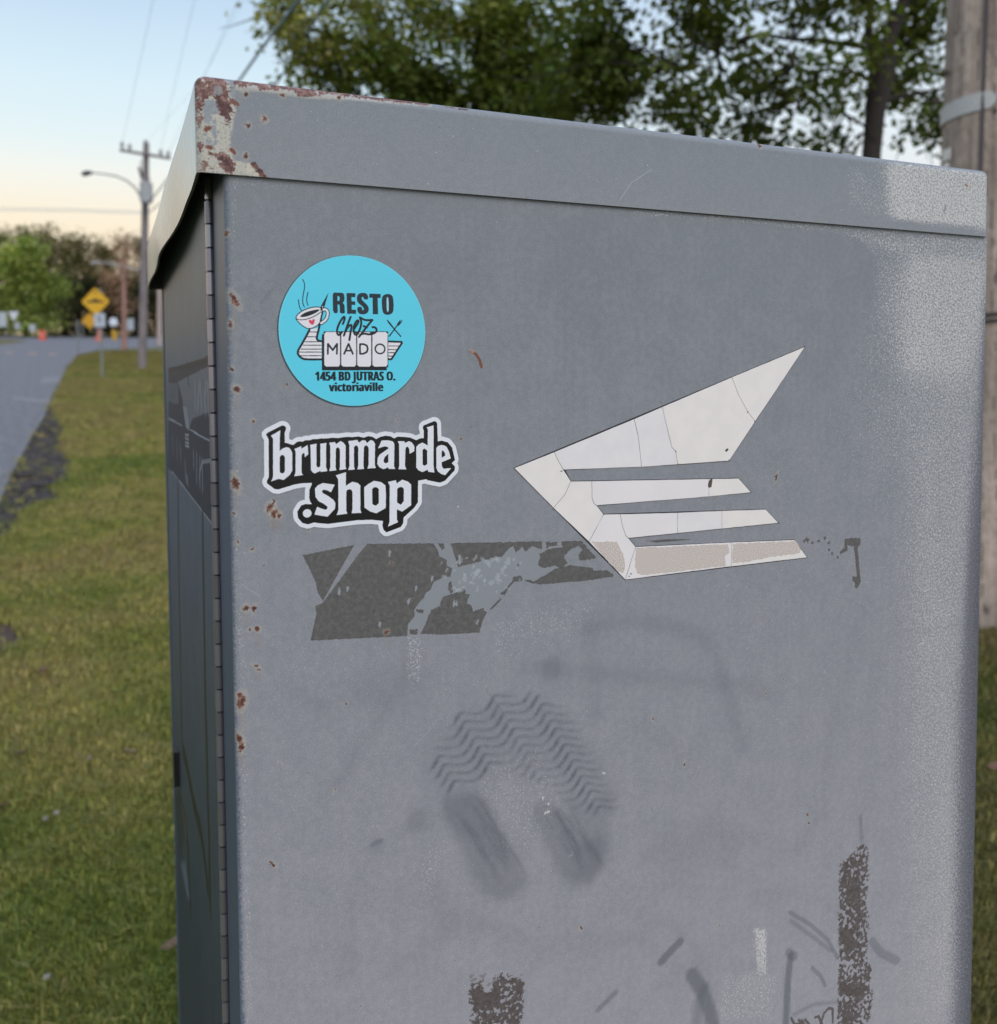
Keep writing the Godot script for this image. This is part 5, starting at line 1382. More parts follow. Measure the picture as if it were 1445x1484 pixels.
	var lines := [
		[pts3([-12.373,9.368,-30.639, -10.391,9.407,-26.435, -8.925,9.689,-23.446, -7.423,9.721,-20.243, -2.829,8,-9.344, -0.741,9.7,-5.023]), 0.0042, "thin overhead wire running from the left end of the crossarm up out of view"],
		[pts3([-11.099,9.111,-30.626, -9.314,9.205,-26.425, -7.937,9.597,-23.441, -6.527,9.716,-20.243, -2.34,7.997,-9.344, -0.377,9.698,-5.023]), 0.0042, "thin overhead wire running from the crossarm between its two neighbours"],
		[pts3([-10.849,9.064,-30.623, -8.198,9.37,-25.432, -6.761,9.399,-22.43, -5.36,9.373,-19.425, -1.607,7.993,-9.343, 0.317,9.695,-5.023]), 0.0050, "thin overhead wire from the right end of the crossarm, nearest the tree"],
		[pts3([-11.637,9.459,-30.743, -8.103,9.652,-25.446, -6.594,9.647,-22.442, -5.115,9.586,-19.436, -1.335,7.991,-9.343, 0.664,9.693,-5.023]), 0.0028, "faintest overhead wire, from the pole top towards the tree"]]
	for q in lines:
		var wb := MB.new()
		wb.tube(q[0], [q[1]], 5, false)
		tag(part("overhead_wire", wb.mesh(), wire, self), q[2], "wire", "wires over the street")
	var cable := mat(ap(104, 124, 136), 0.7)
	for q in [[pts3([-11.61,7.294,-30.535, -8.297,7.243,-24.325, -5.861,6.985,-19.306, -4.322,6.587,-15.781, -3.399,6.206,-13.459, -2.612,5.823,-11.438, -1.62,5.586,-9.223, 0.779,6.317,-5.855, 2.468,7.662,-4.721]), 0.021, "thick pale service cable slanting up from the lid's left end into the leaves"], [pts3([-11.612,7.021,-30.521, -7.61,7.149,-24.32, -5.159,6.867,-19.3, -3.679,6.548,-15.779, -2.842,6.223,-13.46, -2.172,5.922,-11.443, -1.212,5.753,-9.231, 0.99,6.316,-5.855, 2.482,7.331,-4.705]), 0.018, "second service cable crossing the leaves right of the thick one"]]:
		var wb := MB.new()
		wb.tube(q[0], [q[1]], 6, false)
		tag(part("service_cable", wb.mesh(), cable, self), q[2], "cable", "cables to the near pole")
	for q in [[pts3([-46.193,13.378,-60.676, -32.617,13.144,-60.665, -28.091,13.051,-60.66, -23.204,12.865,-60.651]), "upper of two thin wires crossing the yellow sky above the forest"], [pts3([-46.194,13.242,-60.67, -32.618,12.986,-60.657, -28.092,12.915,-60.653, -23.205,12.707,-60.643]), "lower of two thin wires crossing the yellow sky above the forest"]]:
		var wb := MB.new()
		wb.tube(q[0], [0.02], 5, false)
		tag(part("overhead_wire", wb.mesh(), wire, self), q[1], "wire", "wires over the street")
	# speed hump sign
	foot = Vector3(-10.586, 1.561, -24.109)
	var sg := thing("warning_sign", "yellow diamond speed hump sign with small white tab on a grey post", "road sign", foot, "road signs at the bend")
	var sc: Vector3 = Vector3(-10.817, 3.66, -24.746) - foot
	b = MB.new()
	b.box(Vector3(sc.x * 0.5, sc.y / 2.0 + 0.1, sc.z - 0.035), Vector3(0.05, sc.y + 0.5, 0.03))
	part("post", b.mesh(), mat(ap(120, 128, 128), 0.5, 0.3), sg)
	b = MB.new()
	var dia := pts([0, 0.385, 0.385, 0, 0, -0.385, -0.385, 0])
	var rounded: PackedVector2Array = Geometry2D.offset_polygon(Geometry2D.offset_polygon(dia, -0.04)[0], 0.04, Geometry2D.JOIN_ROUND)[0]
	b.prism(rounded, 0.0, 0.004, Transform3D(Basis(), sc))
	part("sign_plate", b.mesh(), mat(lin(0.74, 0.42, 0.02), 0.5), sg)
	b = MB.new()
	b.prism(pts([-0.24, -0.03, 0.24, -0.03, 0.24, 0.01, 0.12, 0.02, 0.05, 0.07, -0.05, 0.07, -0.12, 0.02, -0.24, 0.01]), 0.004, 0.0065, Transform3D(Basis(), sc))
	b.prism(pts([-0.05, 0.24, 0.0, 0.29, 0.05, 0.24, 0.05, 0.21, 0.0, 0.25, -0.05, 0.21]), 0.004, 0.0065, Transform3D(Basis(), sc))
	part("hump_symbol", b.mesh(), mat(ap(40, 38, 30), 0.6), sg)
	b = MB.new()
	var wc: Vector3 = Vector3(-10.708, 3.159, -24.721) - foot
	b.box(wc + Vector3(0, 0, 0.0), Vector3(0.30, 0.36, 0.004))
	part("tab_plate", b.mesh(), mat(ap(168, 176, 190), 0.5), sg)
	b = MB.new()
	b.box(wc + Vector3(0.0, 0.02, 0.0035), Vector3(0.05, 0.16, 0.002))
	b.box(wc + Vector3(-0.06, 0.09, 0.0035), Vector3(0.05, 0.03, 0.002))
	part("tab_figure", b.mesh(), mat(ap(96, 100, 110), 0.6), sg)
	# the other signs by the bend, most seen small and far
	far_sign(Vector3(-21.806, 3.182, -49.079), Vector3(-20.527, 4.701, -46.225), "diamond", 0.42, lin(0.62, 0.33, 0.02), "small yellow diamond sign half hidden behind the white tab")
	far_sign(Vector3(-35.171, 5.419, -84.053), Vector3(-30.256, 6.503, -72.348), "round", 0.34, ap(196, 204, 216), "round white sign above a yellow reflector, left of the reddish pole")
	far_sign(Vector3(-34.06, 5.445, -84.747), Vector3(-29.035, 6.307, -72.338), "square", 0.56, ap(150, 160, 168), "pale square sign standing right of the reddish pole")
	far_sign(Vector3(-57.237, 7.159, -108.558), Vector3(-52.918, 9.284, -100.522), "triangle", 0.52, ap(190, 196, 206), "white triangular yield sign in front of the green tree")
	far_sign(Vector3(-57.02, 7.169, -108.767), Vector3(-52.547, 8.152, -100.465), "square", 0.44, ap(150, 158, 168), "small grey square sign low beside the yield sign")
	far_sign(Vector3(-58.148, 7.12, -107.677), Vector3(-54.203, 8.839, -100.499), "tall", 0.62, ap(160, 170, 180), "pale blank sign cut by the left edge of the view")
	far_sign(Vector3(-59.379, 7.692, -117.131), Vector3(-53.434, 8.245, -105.476), "square", 0.50, ap(160, 168, 176), "small pale sign under the green tree, left of the orange barrel")
	var refl := part("yellow_marker", box_mesh(Vector3(0.55, 1.0, 0.05)), mat(lin(0.50, 0.30, 0.02), 0.6), self, on(Vector3(-40.829, 6.302, -97.766)) + Vector3(0, 0.6, 0))
	tag(refl, "yellow and black marker board below the round white sign", "marker")
	# traffic barrel and cone
	foot = Vector3(-48.941, 6.464, -98.648)
	var br := thing("traffic_barrel", "orange traffic barrel at the far side of the road under the green tree", "traffic barrel", foot)
	b = MB.new()
	b.tube(PackedVector3Array([Vector3(0, 0.0, 0), Vector3(0, 0.1, 0), Vector3(0, 0.11, 0), Vector3(0, 0.95, 0), Vector3(0, 1.05, 0)]), [0.40, 0.40, 0.34, 0.30, 0.12], 14)
	part("drum", b.mesh(), mat(lin(0.75, 0.12, 0.06), 0.6), br)
	b = MB.new()
	b.tube(PackedVector3Array([Vector3(0, 0.5, 0), Vector3(0, 0.64, 0)]), [0.335, 0.328], 14, false)
	part("reflective_band", b.mesh(), mat(lin(0.75, 0.35, 0.3), 0.5), br)
	foot = Vector3(-40.946, 6.101, -94.309)
	var cn := thing("traffic_cone", "orange traffic cone on the cross street behind the hump sign", "traffic cone", foot)
	b = MB.new()
	b.tube(PackedVector3Array([Vector3(0, 0.04, 0), Vector3(0, 1.2, 0)]), [0.42, 0.08], 12)
	part("cone", b.mesh(), mat(lin(0.72, 0.20, 0.13), 0.6), cn)
	part("cone_foot", box_mesh(Vector3(0.9, 0.05, 0.9)), mat(lin(0.5, 0.14, 0.09), 0.7), cn, Vector3(0, 0.025, 0))

func box_mesh(s: Vector3) -> ArrayMesh:
	var b := MB.new()
	b.box(Vector3.ZERO, s)
	return b.mesh()

func moved(b: MB, by: Vector3) -> ArrayMesh:
	for i in b.v.size():
		b.v[i] += by
	return b.mesh()

func far_sign(foot: Vector3, at: Vector3, shape: String, size: float, c: Color, label: String) -> void:
	var s := thing("road_sign", label, "road sign", foot, "road signs at the bend")
	var p := at - foot
	var b := MB.new()
	b.box(Vector3(p.x * 0.5, p.y / 2.0 - 0.1, p.z - 0.05), Vector3(0.07, p.y + 0.3, 0.05))
	part("post", b.mesh(), mat(ap(120, 124, 128), 0.5, 0.3), s)
	b = MB.new()
	var q := disc(Vector2.ZERO, size, size, 20)
	if shape == "diamond":
		q = pts([0, size, size, 0, 0, -size, -size, 0])
	elif shape == "square":
		q = pts([-size * 0.7, -size * 0.8, size * 0.7, -size * 0.8, size * 0.7, size * 0.8, -size * 0.7, size * 0.8])
	elif shape == "tall":
		q = pts([-size * 0.8, -size * 1.3, size * 0.8, -size * 1.3, size * 0.8, size * 1.3, -size * 0.8, size * 1.3])
	elif shape == "triangle":
		q = pts([-size * 1.1, size * 0.8, size * 1.1, size * 0.8, size * 0.25, -size, -size * 0.25, -size])
	b.prism(q, 0.0, 0.02, Transform3D(Basis(), p))
	part("sign_plate", b.mesh(), mat(c, 0.5), s)

# ------------------------------------------------------------------ grass
func lawn() -> void:
	var kinds := []
	for k in 5:
		var b := MB.new()
		for i in (22 if k < 4 else 5):
			var a := rng.randf() * TAU
			var base := Vector3(rng.randf_range(-0.022, 0.022), 0, rng.randf_range(-0.022, 0.022))
			var lean := Vector3(cos(a), 0, sin(a)) * rng.randf_range(0.006, 0.040)
			var h: float = rng.randf_range(0.018, 0.046) * [1.0, 1.0, 1.0, 1.35, 2.3][k]
			if k == 4:
				lean *= 2.6
			var wd := Vector3(-sin(a + 0.4), 0, cos(a + 0.4)) * rng.randf_range(0.0008, 0.0015) * (1.8 if k == 2 and i < 6 else 1.0)
			var m := base + lean * 0.35 + Vector3(0, h * 0.62, 0)
			var t := base + lean + Vector3(0, h * rng.randf_range(0.75, 1.0), 0)
			var nn := (Vector3(cos(a), 0.9, sin(a))).normalized()
			b.quad(base - wd, base + wd, m + wd * 0.8, m - wd * 0.8, nn)
			b.tri(m - wd * 0.8, m + wd * 0.8, t, nn, nn, nn)
		kinds.append(b.mesh())
	var gm := mat(Color.WHITE, 0.75)
	gm.vertex_color_use_as_albedo = true
	gm.backlight_enabled = true; gm.backlight = Color(0.5, 0.52, 0.3)
	var patchy := noise(0.9, 3, 91)
	var worn := noise(0.22, 3, 92)
	var where := [[], [], [], [], []]; var tints := [[], [], [], [], []]
	var cabf := Vector2(CAB.x, CAB.z)
	var greens := [Color(0.16, 0.22, 0.040), Color(0.23, 0.27, 0.055), Color(0.32, 0.31, 0.085), Color(0.46, 0.39, 0.15), Color(0.36, 0.26, 0.13)]
	for i in 130000:
		var u := rng.randf()
		var z := -lerpf(0.75, 1.0, rng.randf()) * pow(60.0, pow(u, 1.25)) if i % 8 else -0.9 * pow(60.0, u)
		var x := 0.0
		var f := rng.randf()
		if i >= 66000:
			x = z * lerpf(-0.95, 0.95, rng.randf())           # the rest of the lawn
		elif f < 0.72:
			x = z * lerpf(0.34, 0.60, rng.randf())            # left of the cabinet
		elif f < 0.86:
			x = -z * lerpf(0.46, 0.62, rng.randf())            # right of it
		else:
			x = z * lerpf(-0.8, 1.1, rng.randf())
		var p2 := Vector2(x, z)
		if Geometry2D.is_point_in_polygon(p2, road_poly):
			continue
		var bare := Geometry2D.is_point_in_polygon(p2, dirt_poly) or Geometry2D.is_point_in_polygon(p2, patch_poly)
		if bare and rng.randf() < 0.95:
			continue
		var loc := (Basis(Vector3.UP, -CAB_YAW) * Vector3(x - cabf.x, 0, z - cabf.y))
		if loc.x > -0.01 and loc.x < W + 0.01 and loc.z < 0.01 and loc.z > -DB - 0.01:
			continue
		var k := rng.randi() % 4 if rng.randf() < 0.975 else 4
		var dist := -z
		var sc := clampf(0.75 + dist * 0.11, 0.8, 5.5) * rng.randf_range(0.75, 1.25)
		var hs := clampf(1.0 - dist * 0.012, 0.45, 1.0)
		where[k].append(Transform3D(Basis(Vector3.UP, rng.randf() * TAU).scaled(Vector3(sc, lerpf(1.0, sc, 0.45) * hs * rng.randf_range(0.7, 1.2), sc)), Vector3(x, gy(x, z) - 0.002, z)))
		var v := patchy.get_noise_2d(x, z) * 0.9 + worn.get_noise_2d(x, z) * 1.1 + rng.randf_range(-0.45, 0.45) + clampf((dist - 2.0) * 0.06, 0.0, 0.62) + 0.02
		if k == 4:
			v += 0.5
		if x > 0.35 and dist < 9.0:                 # browner with leaf litter right of the cabinet
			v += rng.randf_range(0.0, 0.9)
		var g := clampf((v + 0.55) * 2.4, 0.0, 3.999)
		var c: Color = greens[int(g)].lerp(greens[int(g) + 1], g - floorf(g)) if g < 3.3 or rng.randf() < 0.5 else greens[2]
		tints[k].append(c * rng.randf_range(1.0, 1.8) * (0.55 if x > 0.35 and dist < 9.0 else 1.0))  # grass right of the cabinet is tinted darker
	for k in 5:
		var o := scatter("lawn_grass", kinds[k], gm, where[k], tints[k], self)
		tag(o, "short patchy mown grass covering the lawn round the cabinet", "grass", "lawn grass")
	# clover heads
	for q in [[Vector3(-1.188, 0.153, -2.329), "round white clover head left of its twin, mid lawn"], [Vector3(-1.173, 0.154, -2.355), "white clover head right beside its twin, mid lawn"], [Vector3(-0.899, 0.115, -1.746), "white clover head at the bottom edge of the view"], [Vector3(-1.227, 0.174, -2.669), "tiny white clover head higher up the lawn near the cabinet"]]:
		var c := thing("clover_flower", q[1], "flower", on(q[0]), "white clover in the lawn")
		var b := MB.new()
		b.tube(PackedVector3Array([Vector3.ZERO, Vector3(0.003, 0.05, 0), Vector3(0.004, 0.076, 0.002)]), [0.0012], 5)
		part("stem", b.mesh(), mat(lin(0.06, 0.09, 0.02), 0.8), c)
		b = MB.new()
		for i in 90:
			var d := Vector3(rng.randfn(), rng.randfn(), rng.randfn()).normalized()
			d.y = absf(d.y) - 0.3
			d = d.normalized()
			var s := d.cross(Vector3(0.3, 0.5, 0.8)).normalized() * 0.0016
			b.tri(d * 0.002 - s, d * 0.002 + s, d * rng.randf_range(0.007, 0.0095), d, d, d)
		part("blossom", b.mesh(), mat(lin(0.75, 0.72, 0.66), 0.8), c, Vector3(0.004, 0.078, 0.002))
	# fallen leaves
	var leaves := [[Vector3(-1.492, 0.184, -2.782), "curled brown leaf in the grass near the left edge", lin(0.10, 0.05, 0.03)], [Vector3(-1.371, 0.164, -2.465), "dark red leaf at the left edge of the lawn", lin(0.09, 0.02, 0.015)], [Vector3(-0.709, 0.122, -1.903), "pale dry leaf beside the cabinet's foot", lin(0.16, 0.10, 0.07)], [Vector3(-1.76, 0.228, -3.47), "small brown leaf up the lawn near the bare earth", lin(0.10, 0.05, 0.03)], [Vector3(-1.153, 0.18, -2.801), "beige dry leaf in the middle of the lawn", lin(0.20, 0.15, 0.09)], [Vector3(1.511, 0.141, -2.746), "reddish leaf on the grass right of the cabinet", lin(0.16, 0.08, 0.06)]]
	for q in leaves:
		var b := MB.new()
		var st := [Vector3(-0.026, 0.006, 0), Vector3(-0.010, 0.001, 0.012), Vector3(0.010, 0.002, 0.012), Vector3(0.028, 0.009, 0), Vector3(0.010, 0.004, -0.012), Vector3(-0.010, 0.003, -0.011)]
		for i in range(1, 5):
			b.tri(st[0], st[i], st[i + 1], Vector3.UP, Vector3.UP, Vector3.UP)
		var o := part("fallen_leaf", b.mesh(), mat(q[2], 0.8), self, on(q[0], 0.035))
		o.rotation = Vector3(rng.randf() * 0.4, rng.randf() * TAU, rng.randf() * 0.4)
		tag(o, q[1], "leaf", "fallen leaves on the lawn")

# ------------------------------------------------------------------ trees
func leaf_cluster(n: int, spread: float, leaf: float, sd: int) -> ArrayMesh:
	var r := RandomNumberGenerator.new()
	r.seed = sd
	var b := MB.new()
	for i in n:
		var c := Vector3(r.randfn(), r.randfn() * 0.7, r.randfn()) * spread * 0.5
		var nn := Vector3(r.randfn() * 0.7, 1.0, r.randfn() * 0.7).normalized()
		var d := nn.cross(Vector3(r.randfn(), 0.1, r.randfn())).normalized()
		var s := nn.cross(d)
		var l := leaf * r.randf_range(0.7, 1.25)
		var wv := l * 0.34
		var fold := nn * wv * 0.25
		b.tri(c - d * l * 0.5, c + s * wv + fold, c + d * l * 0.5, nn, nn, nn)
		b.tri(c - d * l * 0.5, c - s * wv + fold, c + d * l * 0.5, nn, nn, nn)
	return b.mesh()

func foliage_mat() -> StandardMaterial3D:
	var m := mat(Color.WHITE, 0.6)
	m.vertex_color_use_as_albedo = true
	m.backlight_enabled = true; m.backlight = Color(0.8, 0.84, 0.5)
	m.metallic_specular = 0.35
	return m

# blobs: [centre, radii, how many, tint, light share]
func twigs(o: Node3D, foot: Vector3, starts: PackedVector3Array, blobs: Array, bark: Material) -> void:
	var b := MB.new()
	for bl in blobs:
		for i in 5:
			var c: Vector3 = bl[0] + Vector3(rng.randfn() * 0.5, rng.randfn() * 0.4, rng.randfn() * 0.4) * bl[1]
			var best := starts[0]
			for p in starts:
				if p.distance_squared_to(c) < best.distance_squared_to(c):
					best = p
			var m := best.lerp(c, 0.5) + Vector3(rng.randfn() * 0.06, 0.10, rng.randfn() * 0.06)
			b.tube(PackedVector3Array([best, m, c, c + (c - m) * 0.45 + Vector3(0, rng.randfn() * 0.08, 0)]), [0.014, 0.010, 0.006, 0.002], 5, false)
	var t := part("twigs", moved(b, -foot), bark, o)
	t.set_meta("kind", "stuff")

func crown(o: Node3D, foot: Vector3, meshes: Array, blobs: Array, m: Material, sc: float, nz: FastNoiseLite, gap: float, share := 1.0) -> void:
	var where := []; var tints := []
	for k in meshes.size():
		where.append([]); tints.append([])
	for bl in blobs:
		var made := 0; var tries := 0
		var want := int(bl[2] * share)
		while made < want and tries < want * 6:
			tries += 1
			var d := Vector3(rng.randfn(), rng.randfn(), rng.randfn()) * 0.52
			if d.length() > 1.15:
				continue
			var p: Vector3 = bl[0] + d * bl[1]
			if nz.get_noise_3dv(p) < gap:
				continue
			made += 1
			var k := rng.randi() % meshes.size()
			var bs := Basis(Vector3.UP, rng.randf() * TAU) * Basis(Vector3.RIGHT, rng.randfn() * 0.35)
			where[k].append(Transform3D(bs.scaled(Vector3.ONE * sc * rng.randf_range(0.75, 1.3)), p - foot))
			var c: Color = bl[3]
			tints[k].append(c * rng.randf_range(0.65, 1.4) * Color(rng.randf_range(0.9, 1.2), 1.0, rng.randf_range(0.8, 1.1)))
	for k in meshes.size():
		scatter("crown", meshes[k], m, where[k], tints[k], o)

func near_trees() -> void:
	var bark := speckled(lin(0.018, 0.015, 0.014), lin(0.055, 0.047, 0.043), 0.05, 95, 2.0, 0.95)
	bumps(bark, 0.05, 96, 1.0)
	var fm := foliage_mat()
	var cl := [leaf_cluster(18, 0.25, 0.088, 1), leaf_cluster(17, 0.29, 0.082, 2), leaf_cluster(14, 0.22, 0.094, 3)]
	var foot := on(Vector3(3.667, 1.725, -9.03))
	var o := thing("shade_tree", "dark leafy tree with a forked trunk behind the cabinet's right end", "tree", foot, "shade trees behind the cabinet")
	var b := MB.new()
	b.tube(pts3([3.597,1.319,-9.01, 3.66,2.878,-9.088, 3.684,3.59,-9.123, 3.721,3.997,-9.144, 3.777,4.301,-9.159, 3.812,4.572,-9.172]), [0.13, 0.10, 0.090, 0.096, 0.125, 0.13], 14)
	var starts := PackedVector3Array()
	part("trunk", moved(b, -foot), bark, o)
	for q in [[pts3([3.784,4.471,-9.167, 3.683,4.627,-9.175, 3.664,4.844,-9.186, 3.7,5.115,-9.2, 3.854,5.774,-9.333, 3.971,6.723,-9.48]), 0.055], [pts3([3.784,4.471,-9.167, 3.874,4.742,-9.181, 3.998,5.08,-9.198, 4.105,5.675,-9.127, 4.131,6.62,-9.075]), 0.085], [pts3([3.724,4.627,-9.175, 3.534,4.669,-9.177, 3.16,4.687,-9.078, 2.859,4.658,-8.976, 2.616,4.654,-8.876, 2.437,4.63,-8.775, 2.184,4.529,-8.67, 1.778,4.456,-8.566]), 0.030], [pts3([3.775,4.098,-9.149, 3.939,4.165,-9.152, 4.166,4.207,-9.204, 4.381,4.256,-9.257, 4.721,4.418,-9.365]), 0.032], [pts3([2.437,4.63,-8.775, 2.274,4.527,-8.77, 2.079,4.425,-8.765, 1.69,4.336,-8.76]), 0.016], [pts3([3.693,3.827,-9.135, 3.467,4.028,-9.245, 3.263,4.148,-9.351, 3.018,4.223,-9.455]), 0.014], [pts3([3.686,5.048,-9.196, 3.195,5.432,-9.015, 2.476,5.796,-8.833, 1.533,5.951,-8.641]), 0.05], [pts3([4.012,5.114,-9.199, 4.64,5.797,-9.534, 5.444,6.371,-9.863]), 0.05], [pts3([3.923,5.842,-9.336, 3.067,6.361,-9.062, 2.132,6.707,-8.778]), 0.05], [pts3([3.682,4.302,-9.159, 3.388,4.37,-8.962, 3.051,4.277,-8.757, 2.727,4.248,-8.555]), 0.013]]:
		b = MB.new()
		var rad := []
		for i in q[0].size():
			rad.append(q[1] * lerpf(1.0, 0.35, float(i) / (q[0].size() - 1)))
		b.tube(q[0], rad, 8)
		starts.append_array(q[0])
		part("limb", moved(b, -foot), bark, o)
	var nz := noise(1.05, 2, 97)
	var g0 := Color(0.10, 0.14, 0.038); var g1 := Color(0.14, 0.18, 0.05); var g2 := Color(0.11, 0.14, 0.04)
	var px := 9.0 / 1326.0
	var bl := []
	for q in [[Vector3(1.887, 4.892, -8.788), 150, 45, 260, g1], [Vector3(1.199, 4.647, -8.976), 110, 55, 300, g0], [Vector3(1.043, 4.383, -9.363), 100, 55, 330, g0], [Vector3(2.657, 4.189, -8.953), 100, 24, 120, g0], [Vector3(2.037, 3.938, -9.141), 80, 24, 95, g0], [Vector3(3.055, 3.899, -9.139), 90, 22, 80, g0], [Vector3(4.24, 4.75, -9.782), 62, 70, 170, g1], [Vector3(4.355, 5.028, -9.496), 50, 55, 110, g1], [Vector3(4.381, 3.828, -9.536), 40, 26, 130, g0], [Vector3(3.192, 4.935, -8.99), 90, 24, 120, g1], [Vector3(1.63, 4.11, -9.149), 90, 24, 110, g0], [Vector3(3.542, 4.438, -9.366), 60, 40, 60, g1], [Vector3(2.526, 4.474, -8.967), 70, 22, 44, g1], [Vector3(3.611, 3.736, -9.431), 26, 14, 30, g0], [Vector3(2.731, 5.567, -9.022), 240, 70, 420, g1], [Vector3(3.615, 6.879, -9.288), 300, 140, 700, g1], [Vector3(1.505, 6.126, -8.85), 190, 90, 300, g1], [Vector3(5.223, 5.793, -9.834), 110, 90, 220, g1], [Vector3(2.551, 3.838, -9.536), 50, 12, 30, g0], [Vector3(0.58, 4.156, -9.752), 60, 20, 90, g0]]:
		bl.append([q[0], Vector3(q[1] * px, q[2] * px, 0.9), q[3], q[4]])
	twigs(o, foot, starts, bl, bark)
	crown(o, foot, cl, bl, fm, 1.0, nz, 0.08, 0.34)
	# second tree, trunk hidden behind the cabinet
	starts.clear()
	foot = on(Vector3(-0.336, 1.968, -14.048))
	var o2 := thing("shade_tree", "dense green tree spreading left above the middle of the lid", "tree", foot, "shade trees behind the cabinet")
	b = MB.new()
	b.tube(pts3([-0.338,1.651,-14.033, -0.326,3.761,-14.138, -0.276,5.132,-14.207, -0.204,6.608,-14.28, -0.149,8.928,-14.396]), [0.24, 0.19, 0.17, 0.15, 0.09], 12)
	part("trunk", moved(b, -foot), bark, o2)
	for q in [[pts3([-0.275,5.342,-14.217, -0.817,5.846,-13.842, -1.588,6.116,-13.455, -2.346,6.342,-13.266, -3.082,6.463,-13.072]), 0.07], [pts3([-0.251,5.764,-14.238, 0.421,6.217,-14.061, 1.033,6.451,-13.872, 1.624,6.473,-13.673]), 0.06], [pts3([-0.204,6.608,-14.28, -1.016,6.974,-13.898, -1.995,7.257,-13.612]), 0.06], [pts3([-0.18,7.24,-14.312, 0.634,7.729,-14.036, 1.339,7.937,-13.846]), 0.06], [pts3([-1.209,5.984,-13.648, -1.663,5.751,-13.236, -2.121,5.589,-13.028]), 0.02], [pts3([-0.276,5.132,-14.207, -1.011,5.176,-13.608, -1.568,5.212,-13.209]), 0.04]]:
		b = MB.new()
		var rad := []
		for i in q[0].size():
			rad.append(q[1] * lerpf(1.0, 0.3, float(i) / (q[0].size() - 1)))
		b.tube(q[0], rad, 8)
		starts.append_array(q[0])
		part("limb", moved(b, -foot), bark, o2)
	px = 14.0 / 1326.0
	bl = []
	var h0 := Color(0.12, 0.17, 0.042); var h1 := Color(0.18, 0.22, 0.06); var h2 := Color(0.30, 0.33, 0.13)
	for q in [[Vector3(-0.613, 5.64, -13.832), 190, 50, 900, h0], [Vector3(-1.69, 5.62, -13.43), 100, 34, 330, h0], [Vector3(-1.957, 5.899, -13.244), 90, 36, 190, h1], [Vector3(-2.426, 6.207, -13.159), 80, 40, 130, h2], [Vector3(-2.792, 6.509, -13.074), 44, 36, 50, h2], [Vector3(-2.72, 5.869, -13.142), 40, 12, 24, h2], [Vector3(-1.585, 6.663, -13.482), 140, 34, 150, h2], [Vector3(-0.402, 6.766, -13.888), 110, 40, 240, h1], [Vector3(0.211, 6.302, -13.865), 90, 48, 330, h1], [Vector3(0.522, 6.863, -13.893), 100, 40, 240, h1], [Vector3(0.835, 5.695, -14.035), 90, 50, 420, h0], [Vector3(-1.196, 8.205, -13.76), 230, 80, 420, h1], [Vector3(0.025, 9.858, -14.243), 230, 120, 480, h1], [Vector3(-2.843, 6.027, -13.05), 20, 14, 8, h2], [Vector3(-2.148, 6.733, -13.285), 100, 30, 90, h2]]:
		bl.append([q[0], Vector3(q[1] * px, q[2] * px, 1.1), q[3], q[4]])
	twigs(o2, foot, starts, bl, bark)
	crown(o2, foot, cl, bl, fm, 1.2, nz, 0.04, 0.40)

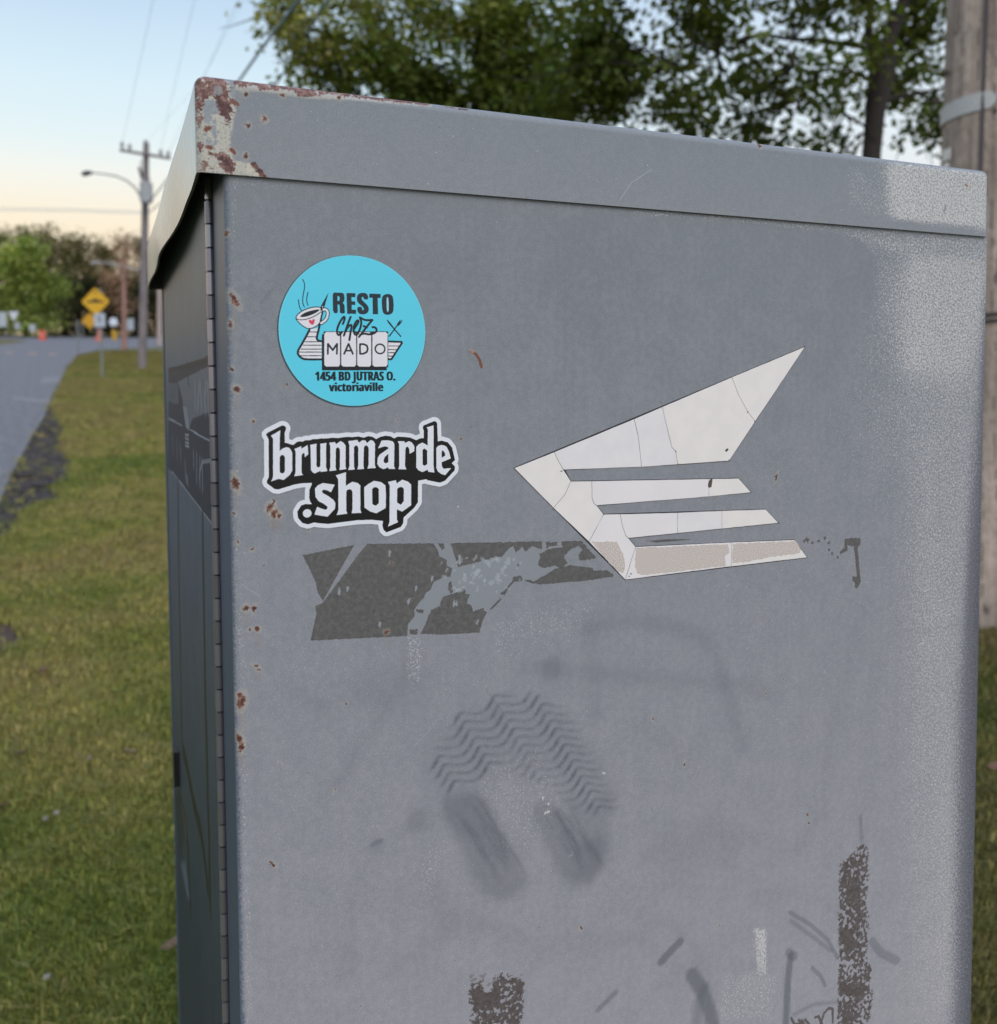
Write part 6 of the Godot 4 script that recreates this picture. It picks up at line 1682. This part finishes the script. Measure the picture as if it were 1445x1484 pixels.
func forest() -> void:
	var fm := foliage_mat()
	var cl := [leaf_cluster(16, 1.5, 0.42, 11), leaf_cluster(14, 1.3, 0.46, 12)]
	var bark := mat(lin(0.05, 0.04, 0.035), 0.95)
	var nz := noise(0.25, 2, 98)
	var shade := Color(0.065, 0.070, 0.034); var olive := Color(0.20, 0.185, 0.10); var bright := Color(0.34, 0.42, 0.13); var sun_pink := Color(0.40, 0.26, 0.20)  # low sun and understory shade are painted into two of these leaf tints
	# [foot, height, half width, colour, clusters, label, where the crown starts]
	var spec := [
		[Vector3(-63.466, 8.104, -123.192), 12.68, 4.81, bright, 620, "bright green round tree at the left beyond the road", 0.1],
		[Vector3(-71.699, 9.61, -146.896), 16.76, 3.75, olive, 260, "olive tree rising behind the bright green tree, its top against yellow sky", 0.28],
		[Vector3(-76.465, 9.816, -149.307), 17.32, 3.36, olive, 240, "tall olive tree behind the bright green tree, left of its neighbour", 0.28],
		[Vector3(-79.853, 9.791, -148.103), 16.49, 3.34, olive, 240, "olive tree at the left edge of the view", 0.28],
		[Vector3(-66.227, 9.4, -144.586), 15.47, 3.48, olive, 300, "dark olive tree above the yellow hump sign", 0.28],
		[Vector3(-70.071, 9.729, -149.305), 16.7, 1.57, olive, 120, "narrow tall treetop left of the hump sign", 0.28],
		[Vector3(-63.533, 9.499, -146.894), 14.95, 3.53, olive, 300, "dark tree between the hump sign and the reddish pole", 0.28],
		[Vector3(-53.04, 8.382, -130.321), 14.81, 2.94, sun_pink, 130, "sparse pinkish tree behind the reddish pole, low sun painted into its leaves", 0.28],
		[Vector3(-54.443, 9.098, -142.173), 14.79, 3.42, olive, 260, "olive tree behind the slim grey pole", 0.28],
		[Vector3(-52.719, 9.353, -146.891), 12.83, 3.53, shade, 260, "dark tree behind the pale far pole", 0.28],
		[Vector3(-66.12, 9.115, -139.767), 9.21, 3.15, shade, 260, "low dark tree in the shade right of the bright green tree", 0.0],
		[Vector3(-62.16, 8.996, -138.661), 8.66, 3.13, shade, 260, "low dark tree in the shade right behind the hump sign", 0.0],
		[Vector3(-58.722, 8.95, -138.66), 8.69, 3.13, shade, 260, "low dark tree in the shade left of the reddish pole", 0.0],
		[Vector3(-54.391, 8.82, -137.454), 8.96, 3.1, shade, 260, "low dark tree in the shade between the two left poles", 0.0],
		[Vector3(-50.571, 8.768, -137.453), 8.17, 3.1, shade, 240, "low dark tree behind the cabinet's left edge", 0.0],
		[Vector3(-84.059, 9.777, -146.9), 15.56, 4.41, olive, 200, "olive tree just outside the left edge of the view", 0.28],
		[Vector3(-47.98, 9.153, -144.581), 13.99, 4.34, olive, 200, "tree hidden behind the cabinet near its left edge", 0.28],
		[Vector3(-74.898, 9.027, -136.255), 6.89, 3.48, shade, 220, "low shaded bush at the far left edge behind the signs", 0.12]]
	for q in spec:
		tree(q, cl, fm, bark, nz)

func tree(q: Array, cl: Array, fm: Material, bark: Material, nz: FastNoiseLite) -> void:
	var foot: Vector3 = on(q[0])
	var hgt: float = q[1]
	var half: float = q[2]
	var o := thing("forest_tree", q[5], "tree", foot, "trees beyond the road")
	var b := MB.new()
	var bend := Vector3(rng.randf_range(-0.3, 0.3), 0, 0)
	b.tube(PackedVector3Array([Vector3(0, -0.2, 0), Vector3(0, hgt * 0.3, 0) + bend, Vector3(0, hgt * 0.75, 0)]), [0.26, 0.2, 0.07], 8)
	part("trunk", b.mesh(), bark, o)
	var bl := []
	var n: int = q[4]
	var low: float = q[6]
	for i in 9:
		var t := (i + 0.5) / 9.0
		var y := hgt * lerpf(low, 0.98, t)
		var wd := half * sqrt(maxf(0.06, 1.0 - pow(t * 1.35 - 0.5, 2.0) * 1.25))
		var c: Color = q[3]
		bl.append([foot + Vector3(rng.randf_range(-0.4, 0.4) * wd, y, rng.randf_range(-0.4, 0.4) * wd), Vector3(wd * 0.85, hgt * 0.10, wd * 0.85), n / 9, c * rng.randf_range(0.8, 1.2)])
	crown(o, foot, cl, bl, fm, clampf(half / 3.2, 0.7, 1.2), nz, -0.25)
